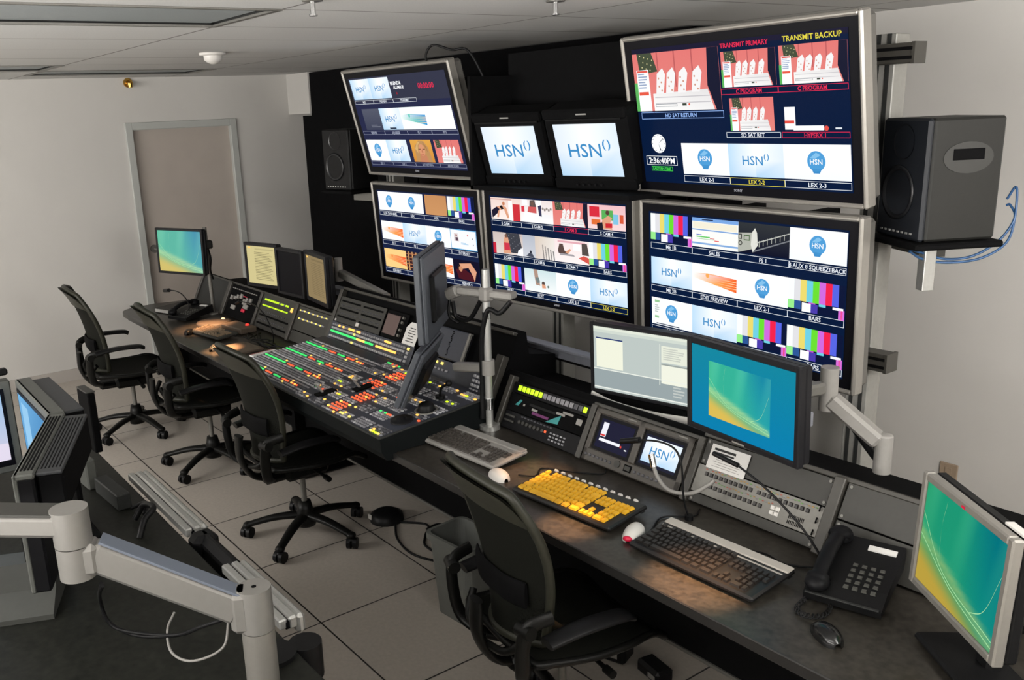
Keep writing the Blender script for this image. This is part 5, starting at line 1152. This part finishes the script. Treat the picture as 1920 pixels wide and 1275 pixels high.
t = thing('monitor_stand', 'grey flared foot of the stand under the slotted box monitor', 'stand', (-2.67, .37, DT), (0, 0, R(-22)))
MB().prism([(-.13, 0), (.13, 0), (.13, .015), (.05, .06), (.04, .14), (-.04, .14), (-.05, .06), (-.13, .015)], -.10, .06, 1).build('foot', mat('foot_grey', (.045, .047, .042, 1), .55, noise=.05, scale=60), t)
MB().box((0, .02, .15), (.08, .07, .26), 0, .01).build('column', M_black, t)
t = thing('monitor_stand', 'dark stand column under the middle box monitor', 'stand', (-3.07, .56, DT))
MB().box((0, 0, .01), (.26, .14, .02), 0, .004).box((0, .02, .12), (.08, .05, .22), 0, .01).build('column', M_black, t)
t = thing('monitor_stand', 'dark stand column under the box monitor at the left picture edge', 'stand', (-3.40, .24, DT))
MB().box((0, 0, .01), (.14, .26, .02), 0, .004).box((0, 0, .12), (.05, .08, .22), 0, .01).build('column', M_black, t)
for pts, lb in [((-3.66, .80, 1.065, .13, .03, .25), 'thin black panel standing on edge behind the slotted box monitor')]:
    x, y, z, a, b_, h = pts
    tag(MB().box((0, 0, -h/2), (a, b_, h), 0, .004).box((0, .0, .003), (a*.95, b_*1.2, .006), 1, .002).build('edge_panel', [M_black, M_rack], None, (x, y, z), (0, 0, R(4))), lb, 'panel')
t = thing('small_display_back', 'small grey tipped display back on the desk behind the slotted box monitor', 'display', (-3.46, .72, DT), (0, 0, R(4)))
MB().box((0, 0, .06), (.10, .04, .12), 0, .006).build('case', M_crt, t)
MB().box((.20, .02, .03), (.24, .05, .06), 0, .004).build('rear_cover', M_dkgrey, t)
t = thing('black_bracket', 'black bracket and cables at the edge of the rear desk', 'bracket', (-3.02, .76, DT))
MB().tube([(0, 0, .01), (.02, .03, .06), (.10, .04, .075), (.12, .0, .05), (.14, -.03, .0)], .011).tube([(-.10, .02, .01), (-.02, .05, .05), (.05, .02, .04)], .007).build('bracket', M_plastic, t)
# silver arm in the foreground
t = thing('monitor_support', 'large silver monitor arm crossing the lower left foreground', 'monitor arm', (-1.872, .722, DT+.02))
A0 = Vector((-1.872, .722, DT+.02)); A1 = Vector((-2.045, .372, 1.065))
MB().cyl((0, 0, -.02), (0, 0, .13), .040, n=28).lathe([(.040, .13), (.040, .133)], (0, 0, 0), n=28).build('base_post', M_silver, t)
m = MB(); m.cyl((0, 0, .135), (0, 0, .245), .041, n=32); m.cyl((.0, .0, .2452), (.0, .0, .2462), .006, n=12, m=1)
d_ = (A1-A0); d_.z = 0; d_.normalize(); c0 = d_*.04
arm_box(m, (c0.x*.3, c0.y*.3, .19), (c0.x*1.5, c0.y*1.5, .19), .066, .11, 0)
m.build('lower_joint', [mat('arm_silver', (.25, .24, .225, 1), .36, .35, noise=.02, scale=60), M_black], t)
q = A1-A0
m = MB(); arm_box(m, (c0.x*.9, c0.y*.9, .192), (q.x-c0.x*.9, q.y-c0.y*.9, q.z+.075), .055, .078, 0, 1); m.build('long_link', [MATS['arm_silver'], mat('arm_top_blue_grey', (.13, .15, .19, 1), .4)], t)
m = MB(); m.cyl((q.x, q.y, q.z+.02), (q.x, q.y, q.z+.10), .041, n=32); arm_box(m, (q.x-c0.x*1.4, q.y-c0.y*1.4, q.z+.065), (q.x, q.y, q.z+.065), .066, .08, 0); m.build('middle_joint', MATS['arm_silver'], t)
m = MB(); m.cyl((q.x, q.y, q.z+.103), (q.x, q.y, q.z+.19), .042, n=32); arm_box(m, (q.x, q.y, q.z+.155), (q.x-.30, q.y-.34, q.z+.155), .072, .055, 0, 1); m.build('upper_link', [MATS['arm_silver'], M_rack], t)
m = MB()
for k_, (dx, dz) in enumerate([(0, 0), (.012, .008)]):
    m.tube([(-2.06+dx, .42, 1.04), (-2.25, .45, .90+dz), (-2.28+dx, .47, .81), (-2.20, .52, .79+dz), (-2.12, .60, .80), (-2.02, .63, .86), (-1.95, .68, .90)], .005, n=7)
m2 = m; o = m2.build('cables', M_plastic); tag(o, 'black cables drooping under the silver foreground arm', 'cable')
tag(MB().tube([(-2.13, .60, .86), (-2.16, .585, .80), (-2.09, .57, .775), (-2.02, .60, .775), (-1.99, .67, .80), (-2.01, .70, .86)], .0035, n=7).build('white_cable', M_lgrey), 'pale grey cable loop under the silver foreground arm', 'cable')
